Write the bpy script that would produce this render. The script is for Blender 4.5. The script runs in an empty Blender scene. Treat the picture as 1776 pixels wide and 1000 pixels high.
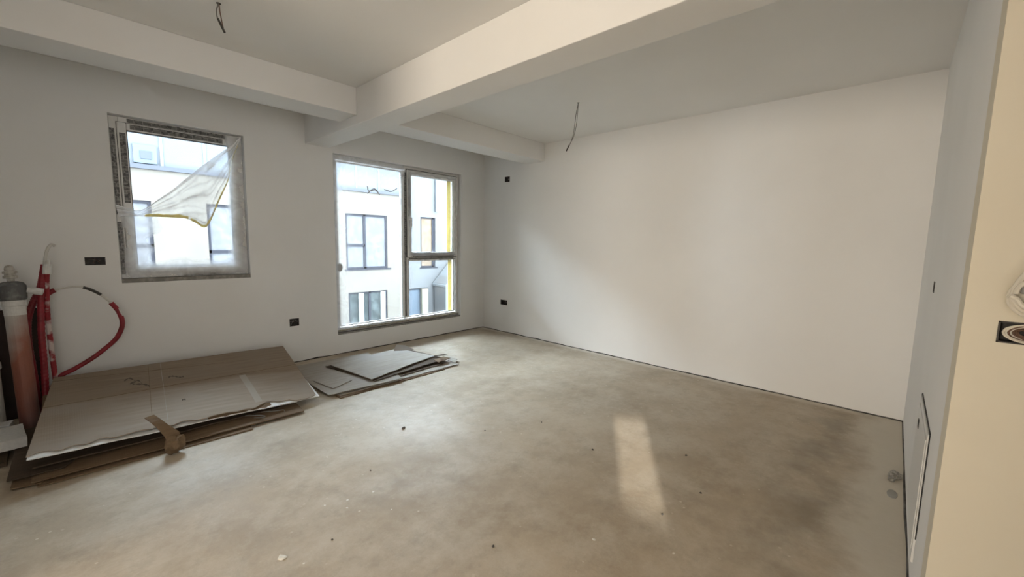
import bpy, bmesh, math, random
from mathutils import Vector, Matrix, noise as mnoise

random.seed(7)
scene = bpy.context.scene
C = scene.collection

# ------------------------------------------------------------------ camera
CAM_Z, YAW, PITCH, ROLL, FPX = 1.3569, 0.8226, 0.1136, 0.0188, 712.76
def cam_axes():
    fw = Vector((math.sin(YAW)*math.cos(PITCH), math.cos(YAW)*math.cos(PITCH), -math.sin(PITCH)))
    rt = Vector((math.cos(YAW), -math.sin(YAW), 0)); up = rt.cross(fw)
    r2 = rt*math.cos(ROLL) + up*math.sin(ROLL); u2 = up*math.cos(ROLL) - rt*math.sin(ROLL)
    return r2, u2, fw
cd = bpy.data.cameras.new('camera'); cam = bpy.data.objects.new('camera', cd); C.objects.link(cam)
cd.sensor_width = 36.0; cd.lens = FPX/1776*36.0; cd.clip_start = 0.05; cd.clip_end = 200
r2, u2, fw = cam_axes()
M4 = Matrix(((r2.x, u2.x, -fw.x, 0), (r2.y, u2.y, -fw.y, 0), (r2.z, u2.z, -fw.z, CAM_Z), (0, 0, 0, 1)))
cam.matrix_world = M4
scene.camera = cam

# ------------------------------------------------------------------ sky, sun, large lights, exposure
SKY, SUN, LEFT_W, REAR_W, EXPO = 48.0, 7.0, 214.0, 35.0, 0.12
w = bpy.data.worlds.new('sky'); scene.world = w; w.use_nodes = True
bg = w.node_tree.nodes['Background']; bg.inputs[0].default_value = (0.74, 0.87, 1.0, 1); bg.inputs[1].default_value = SKY
SUN_DIR = Vector((1.0, 0.60, -0.25)).normalized()
sl = bpy.data.lights.new('sun', 'SUN'); sl.energy = SUN; sl.angle = math.radians(0.45); sl.color = (1.0, 0.96, 0.88)
so = bpy.data.objects.new('sun', sl); C.objects.link(so); so.rotation_euler = SUN_DIR.to_track_quat('-Z', 'Y').to_euler(); so.location = (-8, -6, 6)
def area(name, loc, direction, sx, sy, power, col, portal=False):
    l = bpy.data.lights.new(name, 'AREA'); l.shape = 'RECTANGLE'; l.size = sx; l.size_y = sy; l.energy = power; l.color = col
    if portal: l.cycles.is_portal = True
    o = bpy.data.objects.new(name, l); C.objects.link(o); o.location = loc
    o.rotation_euler = Vector(direction).to_track_quat('-Z', 'Z').to_euler()
    return o
area('portal_window', (0.75, 5.04, 1.63), (0, -1, 0), 0.92, 1.34, 1, (1, 1, 1), True)
area('portal_french_window', (3.01, 5.04, 1.27), (0, -1, 0), 1.84, 2.05, 1, (1, 1, 1), True)
# added lamps out of view behind the camera: warm left light and ambient fill
area('left_warm_fill', (-5.44, 1.25, 1.45), (1, 0, 0), 2.0, 1.7, LEFT_W, (1.0, 0.875, 0.71))
area('rear_fill', (-0.9, -3.14, 1.5), (0, 1, 0), 2.0, 1.6, REAR_W, (1.0, 0.97, 0.94))
scene.view_settings.view_transform = 'Standard'; scene.view_settings.look = 'None'
scene.view_settings.exposure = EXPO; scene.view_settings.gamma = 1.0; scene.view_settings.use_curve_mapping = False

# ------------------------------------------------------------------ helpers
H, RX, BY, NY, X1 = 2.65, 4.398, 4.70, -0.16, 1.775
LX, RY, WT = -5.5, -3.2, 0.30
def at(px, py, axis, val):
    """point of a surface (axis = val) seen at a pixel of the 1776x1000 photograph"""
    d = fw + r2*((px-888)/FPX) + u2*((500-py)/FPX); o = Vector((0, 0, CAM_Z))
    return o + d*((val-o[axis])/d[axis])
def obj(name, bm, mat, parent=None, smooth=False):
    me = bpy.data.meshes.new(name); bm.normal_update(); bm.to_mesh(me); bm.free()
    if smooth:
        for p in me.polygons: p.use_smooth = True
    me.materials.append(mat)
    o = bpy.data.objects.new(name, me); C.objects.link(o)
    if parent: o.parent = parent
    return o
def tag(o, label=None, cat=None, group=None, kind=None):
    if label: o['label'] = label
    if cat: o['category'] = cat
    if group: o['group'] = group
    if kind: o['kind'] = kind
    return o
def empty(name, loc=(0, 0, 0)):
    o = bpy.data.objects.new(name, None); C.objects.link(o); o.location = loc; o.empty_display_size = 0.05
    return o
def put(child, root):
    child.parent = root; child.matrix_parent_inverse = Matrix.Translation(-root.location)
    return child
def bx(bm, x0, x1, y0, y1, z0, z1, bev=0.0):
    vs = [bm.verts.new((x, y, z)) for x in (x0, x1) for y in (y0, y1) for z in (z0, z1)]
    fs = [bm.faces.new([vs[i] for i in q]) for q in ((0, 1, 3, 2), (4, 6, 7, 5), (0, 4, 5, 1), (2, 3, 7, 6), (0, 2, 6, 4), (1, 5, 7, 3))]
    if bev:
        es = list({e for f in fs for e in f.edges})
        bmesh.ops.bevel(bm, geom=es, offset=bev, segments=2, affect='EDGES', profile=0.6)
    return vs
def box(name, mat, x0, x1, y0, y1, z0, z1, parent=None, bev=0.0):
    bm = bmesh.new(); bx(bm, x0, x1, y0, y1, z0, z1, bev)
    o = obj(name, bm, mat)
    if parent: put(o, parent)
    return o
def catmull(pts, n=8):
    P = [Vector(p) for p in pts]; out = []
    P = [P[0]*2-P[1]] + P + [P[-1]*2-P[-2]]
    for i in range(1, len(P)-2):
        a, b, c, d = P[i-1:i+3]
        for k in range(n):
            t = k/n
            out.append(0.5*((2*b)+(c-a)*t+(2*a-5*b+4*c-d)*t*t+(3*b-a-3*c+d)*t**3))
    out.append(P[-2]); return out
def tube(bm, pts, rad, seg=10, smooth=8, ripple=0.0, caps=True):
    path = catmull(pts, smooth) if smooth else [Vector(p) for p in pts]
    n = len(path); rings = []; ref = Vector((0.31, 0.9, 0.27)).normalized()
    for i, p in enumerate(path):
        t = (path[min(i+1, n-1)]-path[max(i-1, 0)]).normalized()
        s = t.cross(ref)
        if s.length < 1e-3: s = t.cross(Vector((1, 0, 0)))
        s.normalize(); u = s.cross(t)
        f = i/(n-1)
        r = rad(f) if callable(rad) else rad
        if ripple: r *= 1+ripple*(1 if i % 2 else -1)
        rings.append([bm.verts.new(p+(s*math.cos(a)+u*math.sin(a))*r) for a in (2*math.pi*k/seg for k in range(seg))])
    for a, b in zip(rings, rings[1:]):
        for k in range(seg): bm.faces.new((a[k], a[(k+1) % seg], b[(k+1) % seg], b[k]))
    if caps: bm.faces.new(rings[0][::-1]); bm.faces.new(rings[-1])
def lathe(bm, cx, cy, prof, seg=24, tilt=None):
    rings = []
    for r, z in prof: rings.append([bm.verts.new((cx+r*math.cos(2*math.pi*k/seg), cy+r*math.sin(2*math.pi*k/seg), z)) for k in range(seg)])
    for a, b in zip(rings, rings[1:]):
        for k in range(seg): bm.faces.new((a[k], a[(k+1) % seg], b[(k+1) % seg], b[k]))
    bm.faces.new(rings[0][::-1]); bm.faces.new(rings[-1])
    if tilt: bmesh.ops.transform(bm, matrix=tilt, verts=bm.verts)
def slab_grid(bm, us, vs_, holes, f, d0, d1):
    """solid slab over the grid us x vs_ with rectangular holes through it; f(u, v, d) gives the point"""
    us = sorted(set(us)); vs_ = sorted(set(vs_)); cache = {}
    def V(i, j, k):
        if (i, j, k) not in cache: cache[i, j, k] = bm.verts.new(f(us[i], vs_[j], (d0, d1)[k]))
        return cache[i, j, k]
    nu, nv = len(us)-1, len(vs_)-1
    def solid(i, j):
        if i < 0 or j < 0 or i >= nu or j >= nv: return False
        cu, cv = (us[i]+us[i+1])/2, (vs_[j]+vs_[j+1])/2
        return not any(a < cu < b and c < cv < d for a, b, c, d in holes)
    for i in range(nu):
        for j in range(nv):
            if not solid(i, j): continue
            bm.faces.new((V(i, j, 0), V(i+1, j, 0), V(i+1, j+1, 0), V(i, j+1, 0)))
            bm.faces.new((V(i, j, 1), V(i, j+1, 1), V(i+1, j+1, 1), V(i+1, j, 1)))
            for di, dj, a, b in ((-1, 0, (i, j), (i, j+1)), (1, 0, (i+1, j), (i+1, j+1)), (0, -1, (i, j), (i+1, j)), (0, 1, (i, j+1), (i+1, j+1))):
                if not solid(i+di, j+dj): bm.faces.new((V(*a, 0), V(*a, 1), V(*b, 1), V(*b, 0)))
    bmesh.ops.recalc_face_normals(bm, faces=bm.faces)
def wall(name, mat, u0, u1, z0, z1, holes, f, d0, d1):
    bm = bmesh.new()
    us = [u0, u1]; zs = [z0, z1]
    for a, b, c, d in holes: us += [a, b]; zs += [c, d]
    slab_grid(bm, us, zs, holes, f, d0, d1)
    return tag(obj(name, bm, mat), kind='structure')

# ------------------------------------------------------------------ materials
def mat(name, col, rough=0.6, noise=None, bump=None, metal=0.0, spec=0.5):
    """noise = (scale, second colour, low, high[, detail]); bump = (scale, strength)"""
    m = bpy.data.materials.new(name); m.use_nodes = True
    nt = m.node_tree; N = nt.nodes; L = nt.links; b = N['Principled BSDF']
    b.inputs['Base Color'].default_value = (*col, 1); b.inputs['Roughness'].default_value = rough
    b.inputs['Metallic'].default_value = metal; b.inputs['Specular IOR Level'].default_value = spec
    tc = N.new('ShaderNodeTexCoord')
    if noise:
        t = N.new('ShaderNodeTexNoise'); t.inputs['Scale'].default_value = noise[0]; t.inputs['Detail'].default_value = noise[4] if len(noise) > 4 else 5
        L.new(tc.outputs['Object'], t.inputs['Vector'])
        r = N.new('ShaderNodeValToRGB'); r.color_ramp.elements[0].position = noise[2]; r.color_ramp.elements[1].position = noise[3]
        r.color_ramp.elements[0].color = (*col, 1); r.color_ramp.elements[1].color = (*noise[1], 1)
        L.new(t.outputs['Fac'], r.inputs['Fac']); L.new(r.outputs['Color'], b.inputs['Base Color'])
    if bump:
        t = N.new('ShaderNodeTexNoise'); t.inputs['Scale'].default_value = bump[0]; t.inputs['Detail'].default_value = 6
        L.new(tc.outputs['Object'], t.inputs['Vector'])
        bp = N.new('ShaderNodeBump'); bp.inputs['Strength'].default_value = bump[1]; bp.inputs['Distance'].default_value = 0.01
        L.new(t.outputs['Fac'], bp.inputs['Height']); L.new(bp.outputs['Normal'], b.inputs['Normal'])
    return m
plaster = mat('white_plaster', (0.83, 0.825, 0.815), 0.85, (1.3, (0.80, 0.795, 0.785), 0.40, 0.65), (38, 0.05))
ceil_m = mat('ceiling_plaster', (0.84, 0.835, 0.82), 0.9, (0.9, (0.81, 0.805, 0.79), 0.4, 0.65), (30, 0.04))
plaster_dimmed = mat('plaster_dimmed_warm', (0.68, 0.63, 0.52), 0.85, (1.3, (0.65, 0.60, 0.495), 0.40, 0.65), (38, 0.05))  # same plaster; dimmer, warmer light of the wall end put into its colour
pvc = mat('white_window_profile', (0.74, 0.73, 0.71), 0.35, (9, (0.66, 0.65, 0.62), 0.45, 0.75))
seal = mat('black_rubber_seal', (0.02, 0.02, 0.022), 0.6)
grey_strip = mat('grey_threshold_profile', (0.21, 0.20, 0.185), 0.7, (30, (0.33, 0.31, 0.28), 0.45, 0.7))
foam_y = mat('yellowed_mounting_foam', (0.46, 0.42, 0.30), 0.9, (40, (0.22, 0.20, 0.16), 0.45, 0.65), (60, 0.5))
tape_y = mat('yellow_masking_tape', (0.80, 0.66, 0.28), 0.7, (25, (0.86, 0.76, 0.45), 0.4, 0.7))
nt = tape_y.node_tree; tlb = nt.nodes.new('ShaderNodeBsdfTranslucent'); tlb.inputs[0].default_value = (0.92, 0.85, 0.50, 1)
mxs = nt.nodes.new('ShaderNodeMixShader'); mxs.inputs[0].default_value = 0.30
nt.links.new(nt.nodes['Principled BSDF'].outputs[0], mxs.inputs[1]); nt.links.new(tlb.outputs[0], mxs.inputs[2]); nt.links.new(mxs.outputs[0], nt.nodes['Material Output'].inputs[0])
box_m = mat('black_wall_box_plastic', (0.028, 0.024, 0.022), 0.55, (60, (0.06, 0.05, 0.045), 0.45, 0.7))
wire_grey = mat('grey_wire', (0.20, 0.19, 0.18), 0.6)
wire_dark = mat('dark_wire', (0.05, 0.045, 0.04), 0.6)
wire_white = mat('white_cable', (0.66, 0.62, 0.54), 0.5)
wire_brown = mat('brown_wire', (0.13, 0.07, 0.045), 0.5)
steel_w = mat('white_powder_coated_steel', (0.72, 0.72, 0.71), 0.4)
red = mat('red_corrugated_hose', (0.25, 0.010, 0.020), 0.5, (14, (0.15, 0.007, 0.012), 0.4, 0.7))
red_dusty = mat('red_hose_with_paint_overspray', (0.24, 0.012, 0.02), 0.65, (11, (0.55, 0.47, 0.45), 0.50, 0.62))
pex = mat('pale_inner_pipe', (0.58, 0.56, 0.52), 0.45)
grey_fit = mat('dark_grey_pipe_fitting', (0.10, 0.10, 0.10), 0.6, (20, (0.22, 0.22, 0.21), 0.5, 0.7))
tap_m = mat('dusty_brass_tap', (0.48, 0.46, 0.42), 0.5, (40, (0.28, 0.26, 0.22), 0.45, 0.7))
eps = mat('white_polystyrene', (0.66, 0.65, 0.63), 0.9, (50, (0.58, 0.57, 0.55), 0.4, 0.7), (120, 0.15))
white_foam = mat('white_foil_foam', (0.84, 0.84, 0.83), 0.6, (20, (0.75, 0.75, 0.74), 0.4, 0.7))
crumb_l = mat('pale_plaster_chip', (0.72, 0.69, 0.62), 0.9)
crumb_d = mat('dark_dirt_crumb', (0.09, 0.08, 0.07), 0.9)
rubble_m = mat('grey_mortar_rubble', (0.20, 0.19, 0.17), 0.95, (60, (0.42, 0.40, 0.36), 0.4, 0.65), (80, 0.6))
gap_m = mat('dark_foam_edge_strip', (0.035, 0.032, 0.03), 0.9, (7, (0.17, 0.16, 0.145), 0.45, 0.7))

def mat_floor():
    m = bpy.data.materials.new('bare_concrete_screed'); m.use_nodes = True
    nt = m.node_tree; N = nt.nodes; L = nt.links; b = N['Principled BSDF']
    tc = N.new('ShaderNodeTexCoord'); co = tc.outputs['Object']
    def nz(scale, detail=6, rough=0.6, vec=co):
        t = N.new('ShaderNodeTexNoise'); t.inputs['Scale'].default_value = scale; t.inputs['Detail'].default_value = detail; t.inputs['Roughness'].default_value = rough
        L.new(vec, t.inputs['Vector']); return t.outputs['Fac']
    def ramp(fac, p0, p1, c0, c1):
        r = N.new('ShaderNodeValToRGB'); e = r.color_ramp.elements; e[0].position = p0; e[1].position = p1; e[0].color = c0; e[1].color = c1
        L.new(fac, r.inputs['Fac']); return r.outputs['Color']
    def mix(fac, a, bb):
        x = N.new('ShaderNodeMix'); x.data_type = 'RGBA'
        L.new(fac, x.inputs[0])
        for s, v in ((6, a), (7, bb)):
            if isinstance(v, tuple): x.inputs[s].default_value = v
            else: L.new(v, x.inputs[s])
        return x.outputs[2]
    def mth(op, a, bb=None, clamp=False):
        x = N.new('ShaderNodeMath'); x.operation = op; x.use_clamp = clamp
        for i, v in enumerate((a, bb)):
            if v is None: continue
            if isinstance(v, (int, float)): x.inputs[i].default_value = v
            else: L.new(v, x.inputs[i])
        return x.outputs[0]
    K = (0, 0, 0, 1); W = (1, 1, 1, 1)
    base = ramp(nz(0.9, 9, 0.68), 0.36, 0.64, (0.375, 0.301, 0.218, 1), (0.520, 0.436, 0.329, 1))
    base = mix(mth('MULTIPLY', ramp(nz(3.1, 9, 0.74), 0.44, 0.66, K, W), 0.60), base, (0.600, 0.540, 0.441, 1))
    base = mix(mth('MULTIPLY', ramp(nz(6.5, 9, 0.78), 0.50, 0.68, K, W), 0.50), base, (0.320, 0.265, 0.200, 1))
    # paint drips: sparse small light specks
    v = N.new('ShaderNodeTexVoronoi'); v.inputs['Scale'].default_value = 16; v.inputs['Randomness'].default_value = 1
    L.new(co, v.inputs['Vector'])
    spk = mth('MULTIPLY', ramp(v.outputs['Distance'], 0.07, 0.13, W, K), ramp(nz(1.7, 3), 0.52, 0.58, K, W))
    base = mix(mth('MULTIPLY', spk, 0.75), base, (0.660, 0.598, 0.481, 1))
    # scuffs of plaster
    mp = N.new('ShaderNodeMapping'); mp.inputs['Scale'].default_value = (3.0, 9.0, 1); mp.inputs['Rotation'].default_value = (0, 0, 0.5); L.new(co, mp.inputs['Vector'])
    scf = mth('MULTIPLY', ramp(nz(2.2, 8, 0.75, mp.outputs[0]), 0.60, 0.72, K, W), 0.45)
    base = mix(scf, base, (0.600, 0.540, 0.441, 1))
    # pale cement dust swept against the right wall and the near wall, damp stains beside it
    sx = N.new('ShaderNodeSeparateXYZ'); L.new(co, sx.inputs[0])
    wob = mth('MULTIPLY', mth('SUBTRACT', nz(2.6, 6, 0.65), 0.5), 0.55)
    dr = mth('SUBTRACT', RX, sx.outputs['X'])
    dn = mth('SUBTRACT', sx.outputs['Y'], NY)
    mr = ramp(mth('ADD', dr, mth('MULTIPLY', wob, 0.28)), 0.05, 0.11, W, K)
    mn = ramp(mth('ADD', dn, mth('MULTIPLY', wob, 0.9)), 0.14, 0.30, W, K)
    base = mix(mth('MULTIPLY', mth('MAXIMUM', mr, mn), 0.8), base, (0.640, 0.589, 0.498, 1))
    band = mth('MULTIPLY', ramp(mth('ADD', dn, wob), 0.20, 0.34, K, W), ramp(mth('ADD', dn, wob), 0.40, 0.68, W, K))
    st = mth('MULTIPLY', mth('MULTIPLY', band, ramp(nz(2.1, 4), 0.42, 0.58, K, W)), ramp(sx.outputs['X'], 0.5, 1.0, K, W))
    base = mix(mth('MULTIPLY', st, 0.5), base, (0.200, 0.169, 0.129, 1))
    L.new(base, b.inputs['Base Color']); b.inputs['Specular IOR Level'].default_value = 0.22
    L.new(ramp(nz(1.4, 5), 0.3, 0.7, (0.42, 0.42, 0.42, 1), (0.66, 0.66, 0.66, 1)), b.inputs['Roughness'])
    bp = N.new('ShaderNodeBump'); bp.inputs['Strength'].default_value = 0.25; bp.inputs['Distance'].default_value = 0.01
    L.new(nz(14, 8, 0.65), bp.inputs['Height']); L.new(bp.outputs[0], b.inputs['Normal'])
    return m
floor_m = mat_floor()

def mat_card(name, c0, c1, c2, rot=0.0, print_marks=False):
    m = bpy.data.materials.new(name); m.use_nodes = True
    nt = m.node_tree; N = nt.nodes; L = nt.links; b = N['Principled BSDF']; b.inputs['Roughness'].default_value = 0.85; b.inputs['Specular IOR Level'].default_value = 0.2
    tc = N.new('ShaderNodeTexCoord'); mp = N.new('ShaderNodeMapping'); mp.inputs['Scale'].default_value = (1.2, 14, 8); mp.inputs['Rotation'].default_value = (0, 0, rot)
    L.new(tc.outputs['Object'], mp.inputs[0])
    t = N.new('ShaderNodeTexNoise'); t.inputs['Scale'].default_value = 2.5; t.inputs['Detail'].default_value = 5; L.new(mp.outputs[0], t.inputs[0])
    r = N.new('ShaderNodeValToRGB'); r.color_ramp.elements[0].position = 0.35; r.color_ramp.elements[1].position = 0.68
    r.color_ramp.elements[0].color = (*c0, 1); r.color_ramp.elements[1].color = (*c1, 1); L.new(t.outputs['Fac'], r.inputs[0])
    t2 = N.new('ShaderNodeTexNoise'); t2.inputs['Scale'].default_value = 3.0; L.new(tc.outputs['Object'], t2.inputs[0])
    r2_ = N.new('ShaderNodeValToRGB'); r2_.color_ramp.elements[0].position = 0.5; r2_.color_ramp.elements[1].position = 0.7; L.new(t2.outputs['Fac'], r2_.inputs[0])
    x = N.new('ShaderNodeMix'); x.data_type = 'RGBA'; L.new(r2_.outputs[0], x.inputs[0]); L.new(r.outputs[0], x.inputs[6]); x.inputs[7].default_value = (*c2, 1)
    L.new(x.outputs[2], b.inputs['Base Color'])
    wv = N.new('ShaderNodeTexWave'); wv.inputs['Scale'].default_value = 30; wv.inputs['Distortion'].default_value = 1.0; L.new(tc.outputs['Object'], wv.inputs[0])
    bp = N.new('ShaderNodeBump'); bp.inputs['Strength'].default_value = 0.06; bp.inputs['Distance'].default_value = 0.004; L.new(wv.outputs['Fac'], bp.inputs['Height']); L.new(bp.outputs[0], b.inputs['Normal'])
    return m
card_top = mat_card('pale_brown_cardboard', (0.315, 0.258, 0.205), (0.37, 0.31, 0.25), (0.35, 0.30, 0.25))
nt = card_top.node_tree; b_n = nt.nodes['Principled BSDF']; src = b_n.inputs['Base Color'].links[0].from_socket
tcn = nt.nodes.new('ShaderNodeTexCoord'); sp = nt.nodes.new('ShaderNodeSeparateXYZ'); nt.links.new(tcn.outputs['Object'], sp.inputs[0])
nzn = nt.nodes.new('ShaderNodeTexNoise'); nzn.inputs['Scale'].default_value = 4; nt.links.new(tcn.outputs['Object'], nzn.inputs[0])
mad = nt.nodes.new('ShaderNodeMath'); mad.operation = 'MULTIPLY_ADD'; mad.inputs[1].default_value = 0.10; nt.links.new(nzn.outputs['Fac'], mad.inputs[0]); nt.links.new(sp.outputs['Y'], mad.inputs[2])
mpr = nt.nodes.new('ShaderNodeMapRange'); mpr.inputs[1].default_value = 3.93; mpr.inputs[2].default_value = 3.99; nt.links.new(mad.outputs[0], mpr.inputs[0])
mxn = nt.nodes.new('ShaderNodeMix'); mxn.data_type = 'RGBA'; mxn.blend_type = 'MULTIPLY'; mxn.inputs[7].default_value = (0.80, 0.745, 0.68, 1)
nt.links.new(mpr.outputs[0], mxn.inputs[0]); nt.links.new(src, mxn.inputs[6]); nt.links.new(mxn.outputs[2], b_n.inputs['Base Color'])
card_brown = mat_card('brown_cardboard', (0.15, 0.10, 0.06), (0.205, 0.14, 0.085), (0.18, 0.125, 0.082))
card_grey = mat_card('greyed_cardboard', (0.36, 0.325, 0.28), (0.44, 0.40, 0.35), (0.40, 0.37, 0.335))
card_dark_shaded = mat_card('dark_and_shaded_cardboard', (0.07, 0.05, 0.035), (0.11, 0.08, 0.055), (0.09, 0.065, 0.047))  # colour also carries the shade between the big stack's lower sheets
tape_clear = mat('clear_packing_tape', (0.345, 0.295, 0.24), 0.4)
ink = mat('black_marker_ink', (0.10, 0.075, 0.055), 0.8)

def mat_tape_print():
    m = bpy.data.materials.new('printed_grey_protective_tape'); m.use_nodes = True
    nt = m.node_tree; N = nt.nodes; L = nt.links; b = N['Principled BSDF']; b.inputs['Roughness'].default_value = 0.4
    tc = N.new('ShaderNodeTexCoord'); br = N.new('ShaderNodeTexBrick'); br.inputs['Scale'].default_value = 9
    mp = N.new('ShaderNodeMapping'); mp.inputs['Rotation'].default_value = (math.pi/2, 0, 0); L.new(tc.outputs['Object'], mp.inputs[0]); L.new(mp.outputs[0], br.inputs[0])
    br.inputs['Color1'].default_value = (0.10, 0.10, 0.10, 1); br.inputs['Color2'].default_value = (0.17, 0.165, 0.155, 1); br.inputs['Mortar'].default_value = (0.26, 0.25, 0.24, 1); br.inputs['Mortar Size'].default_value = 0.03
    t = N.new('ShaderNodeTexNoise'); t.inputs['Scale'].default_value = 45; L.new(tc.outputs['Object'], t.inputs[0])
    r = N.new('ShaderNodeValToRGB'); r.color_ramp.elements[0].position = 0.55; r.color_ramp.elements[1].position = 0.62; L.new(t.outputs['Fac'], r.inputs[0])
    x = N.new('ShaderNodeMix'); x.data_type = 'RGBA'; L.new(r.outputs[0], x.inputs[0]); L.new(br.outputs['Color'], x.inputs[6]); x.inputs[7].default_value = (0.05, 0.05, 0.05, 1)
    L.new(x.outputs[2], b.inputs['Base Color']); return m
tape_g = mat_tape_print()

def mat_glass():
    m = bpy.data.materials.new('window_glass'); m.use_nodes = True
    nt = m.node_tree; N = nt.nodes; L = nt.links; N.remove(N['Principled BSDF'])
    tr = N.new('ShaderNodeBsdfTransparent'); tr.inputs[0].default_value = (0.95, 0.97, 0.97, 1)
    gl = N.new('ShaderNodeBsdfGlossy'); gl.inputs['Roughness'].default_value = 0.02
    fr = N.new('ShaderNodeFresnel'); fr.inputs[0].default_value = 1.35
    mx = N.new('ShaderNodeMixShader'); L.new(fr.outputs[0], mx.inputs[0]); L.new(tr.outputs[0], mx.inputs[1]); L.new(gl.outputs[0], mx.inputs[2])
    L.new(mx.outputs[0], N['Material Output'].inputs[0]); return m
glass_m = mat_glass()
def mat_film(name, gain=1.0, tint=(0.93, 0.95, 0.98), through=0.62):
    """thin polythene: clear where it lies flat, milky where it is folded over itself (vertex attribute 'folds')"""
    m = bpy.data.materials.new(name); m.use_nodes = True
    nt = m.node_tree; N = nt.nodes; L = nt.links; N.remove(N['Principled BSDF'])
    tr = N.new('ShaderNodeBsdfTransparent')
    df = N.new('ShaderNodeBsdfDiffuse'); df.inputs[0].default_value = (*tint, 1)
    tl = N.new('ShaderNodeBsdfTranslucent'); tl.inputs[0].default_value = (*tint, 1)
    gl = N.new('ShaderNodeBsdfGlossy'); gl.inputs['Roughness'].default_value = 0.18
    a = N.new('ShaderNodeMixShader'); a.inputs[0].default_value = through; L.new(df.outputs[0], a.inputs[1]); L.new(tl.outputs[0], a.inputs[2])
    g = N.new('ShaderNodeMixShader'); g.inputs[0].default_value = 0.02; L.new(a.outputs[0], g.inputs[1]); L.new(gl.outputs[0], g.inputs[2])
    at_ = N.new('ShaderNodeAttribute'); at_.attribute_name = 'folds'
    tc = N.new('ShaderNodeTexCoord'); t = N.new('ShaderNodeTexNoise'); t.inputs['Scale'].default_value = 5; t.inputs['Detail'].default_value = 6; t.inputs['Distortion'].default_value = 1.5
    L.new(tc.outputs['Object'], t.inputs[0])
    r = N.new('ShaderNodeMapRange'); r.inputs[1].default_value = 0.35; r.inputs[2].default_value = 0.75; r.inputs[3].default_value = 0.75; r.inputs[4].default_value = 1.35; L.new(t.outputs['Fac'], r.inputs[0])
    mu = N.new('ShaderNodeMath'); mu.operation = 'MULTIPLY'; L.new(at_.outputs['Fac'], mu.inputs[0]); L.new(r.outputs[0], mu.inputs[1])
    mg = N.new('ShaderNodeMath'); mg.operation = 'MULTIPLY'; mg.use_clamp = True; mg.inputs[1].default_value = gain; L.new(mu.outputs[0], mg.inputs[0])
    mx = N.new('ShaderNodeMixShader'); L.new(mg.outputs[0], mx.inputs[0]); L.new(tr.outputs[0], mx.inputs[1]); L.new(g.outputs[0], mx.inputs[2])
    L.new(mx.outputs[0], N['Material Output'].inputs[0]); return m
film_m = mat_film('polythene_film', 0.62, (0.93, 0.95, 0.98), 0.30)
film_edge = mat_film('film_stuck_to_frame', 0.9, (0.92, 0.94, 0.97), 0.22)
film_loose = mat_film('loose_polythene_film', 1.0, (0.90, 0.92, 0.95), 0.055)

# ------------------------------------------------------------------ structure: room shell
W1 = (0.282, 1.221, 0.951, 2.319); W2 = (2.080, 3.942, 0.228, 2.304)
B3 = (0.078, 0.196, 1.107, 1.170); B2 = (1.561, 1.657, 0.404, 0.486)
o = wall('wall_back', plaster, LX-WT, RX+WT, 0, H, [W1, W2, B3, B2], lambda u, v, d: (u, d, v), BY, BY+WT)
tag(o, 'white plastered wall with the two windows in it', 'wall')
R1 = (4.167, 4.262, 2.212, 2.288); R2 = (4.175, 4.312, 0.412, 0.484)
o = wall('wall_right', plaster, NY-0.2, BY, 0, H, [R1, R2], lambda u, v, d: (d, u, v), RX, RX+WT)
tag(o, 'long blank white plastered wall on the right', 'wall')
# near wall: short return face, and the end face, its light toned into the colour
N1 = (3.005, 3.075, 1.135, 1.192); PAN = (2.20, 2.81, 0.12, 0.65)
o = wall('wall_near', plaster, X1+0.12, RX, 0, H, [N1], lambda u, v, d: (u, d, v), NY-0.12, NY)
tag(o, 'narrow white return wall holding the white cabinet', 'wall')
E1 = (-0.38, -0.229, 1.100, 1.161)
o = wall('wall_end', plaster_dimmed, -3.2, NY, 0, H, [E1], lambda u, v, d: (d, u, v), X1, X1+0.12)
tag(o, 'plastered wall end with coiled cable at right edge', 'wall')
W3 = (0.20, 2.30, 0.55, 2.35)
o = wall('wall_left', plaster, RY-WT, BY, 0, H, [], lambda u, v, d: (d, u, v), LX-WT, LX)
tag(o, 'plastered wall behind the camera with the added side window', 'wall')
SLOT = (-5.46, -4.42, 1.52, 2.12)
o = wall('wall_rear', plaster, LX-WT, X1+0.12, 0, H, [SLOT], lambda u, v, d: (u, d, v), RY-0.12, RY)
tag(o, 'plastered wall behind the camera with an opening added for the sun patch', 'wall')
bm = bmesh.new()   # unseen mask added in the opening, its skewed gap shapes the floor's sun patch
ro = [(-5.46, 1.52), (-4.42, 1.52), (-4.42, 2.12), (-5.46, 2.12)]; ri = [(-5.02, 1.729), (-4.597, 1.634), (-4.583, 1.89), (-5.185, 1.995)]
vo = [[bm.verts.new((x, yy, z)) for x, z in ro] for yy in (RY-0.012, RY-0.004)]; vi = [[bm.verts.new((x, yy, z)) for x, z in ri] for yy in (RY-0.012, RY-0.004)]
for k in range(4):
    n_ = (k+1) % 4
    for q in (0, 1): bm.faces.new((vo[q][k], vo[q][n_], vi[q][n_], vi[q][k]))
    bm.faces.new((vi[0][k], vi[0][n_], vi[1][n_], vi[1][k])); bm.faces.new((vo[0][k], vo[0][n_], vo[1][n_], vo[1][k]))
bd = obj('sun_patch_mask', bm, plaster, o)
o = box('wall_light_block', plaster, -1.2, -1.05, -0.6, 0.25, 0, H); tag(o, 'unseen pier added to shade the wall end', 'wall', kind='structure')  # added out of view to keep lamp light off the wall end
o = box('wall_rear_light_block', plaster, 0.45, 1.28, -1.32, -1.17, 0, H); tag(o, 'unseen partition added to block the rear lamp', 'wall', kind='structure')  # unseen blocker added between the rear lamp and the end face
o = box('wall_stub', plaster, -0.95, -0.62, 2.3, BY, 0, H); tag(o, 'plastered kitchen wall just left of the pipes', 'wall', kind='structure')
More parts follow.
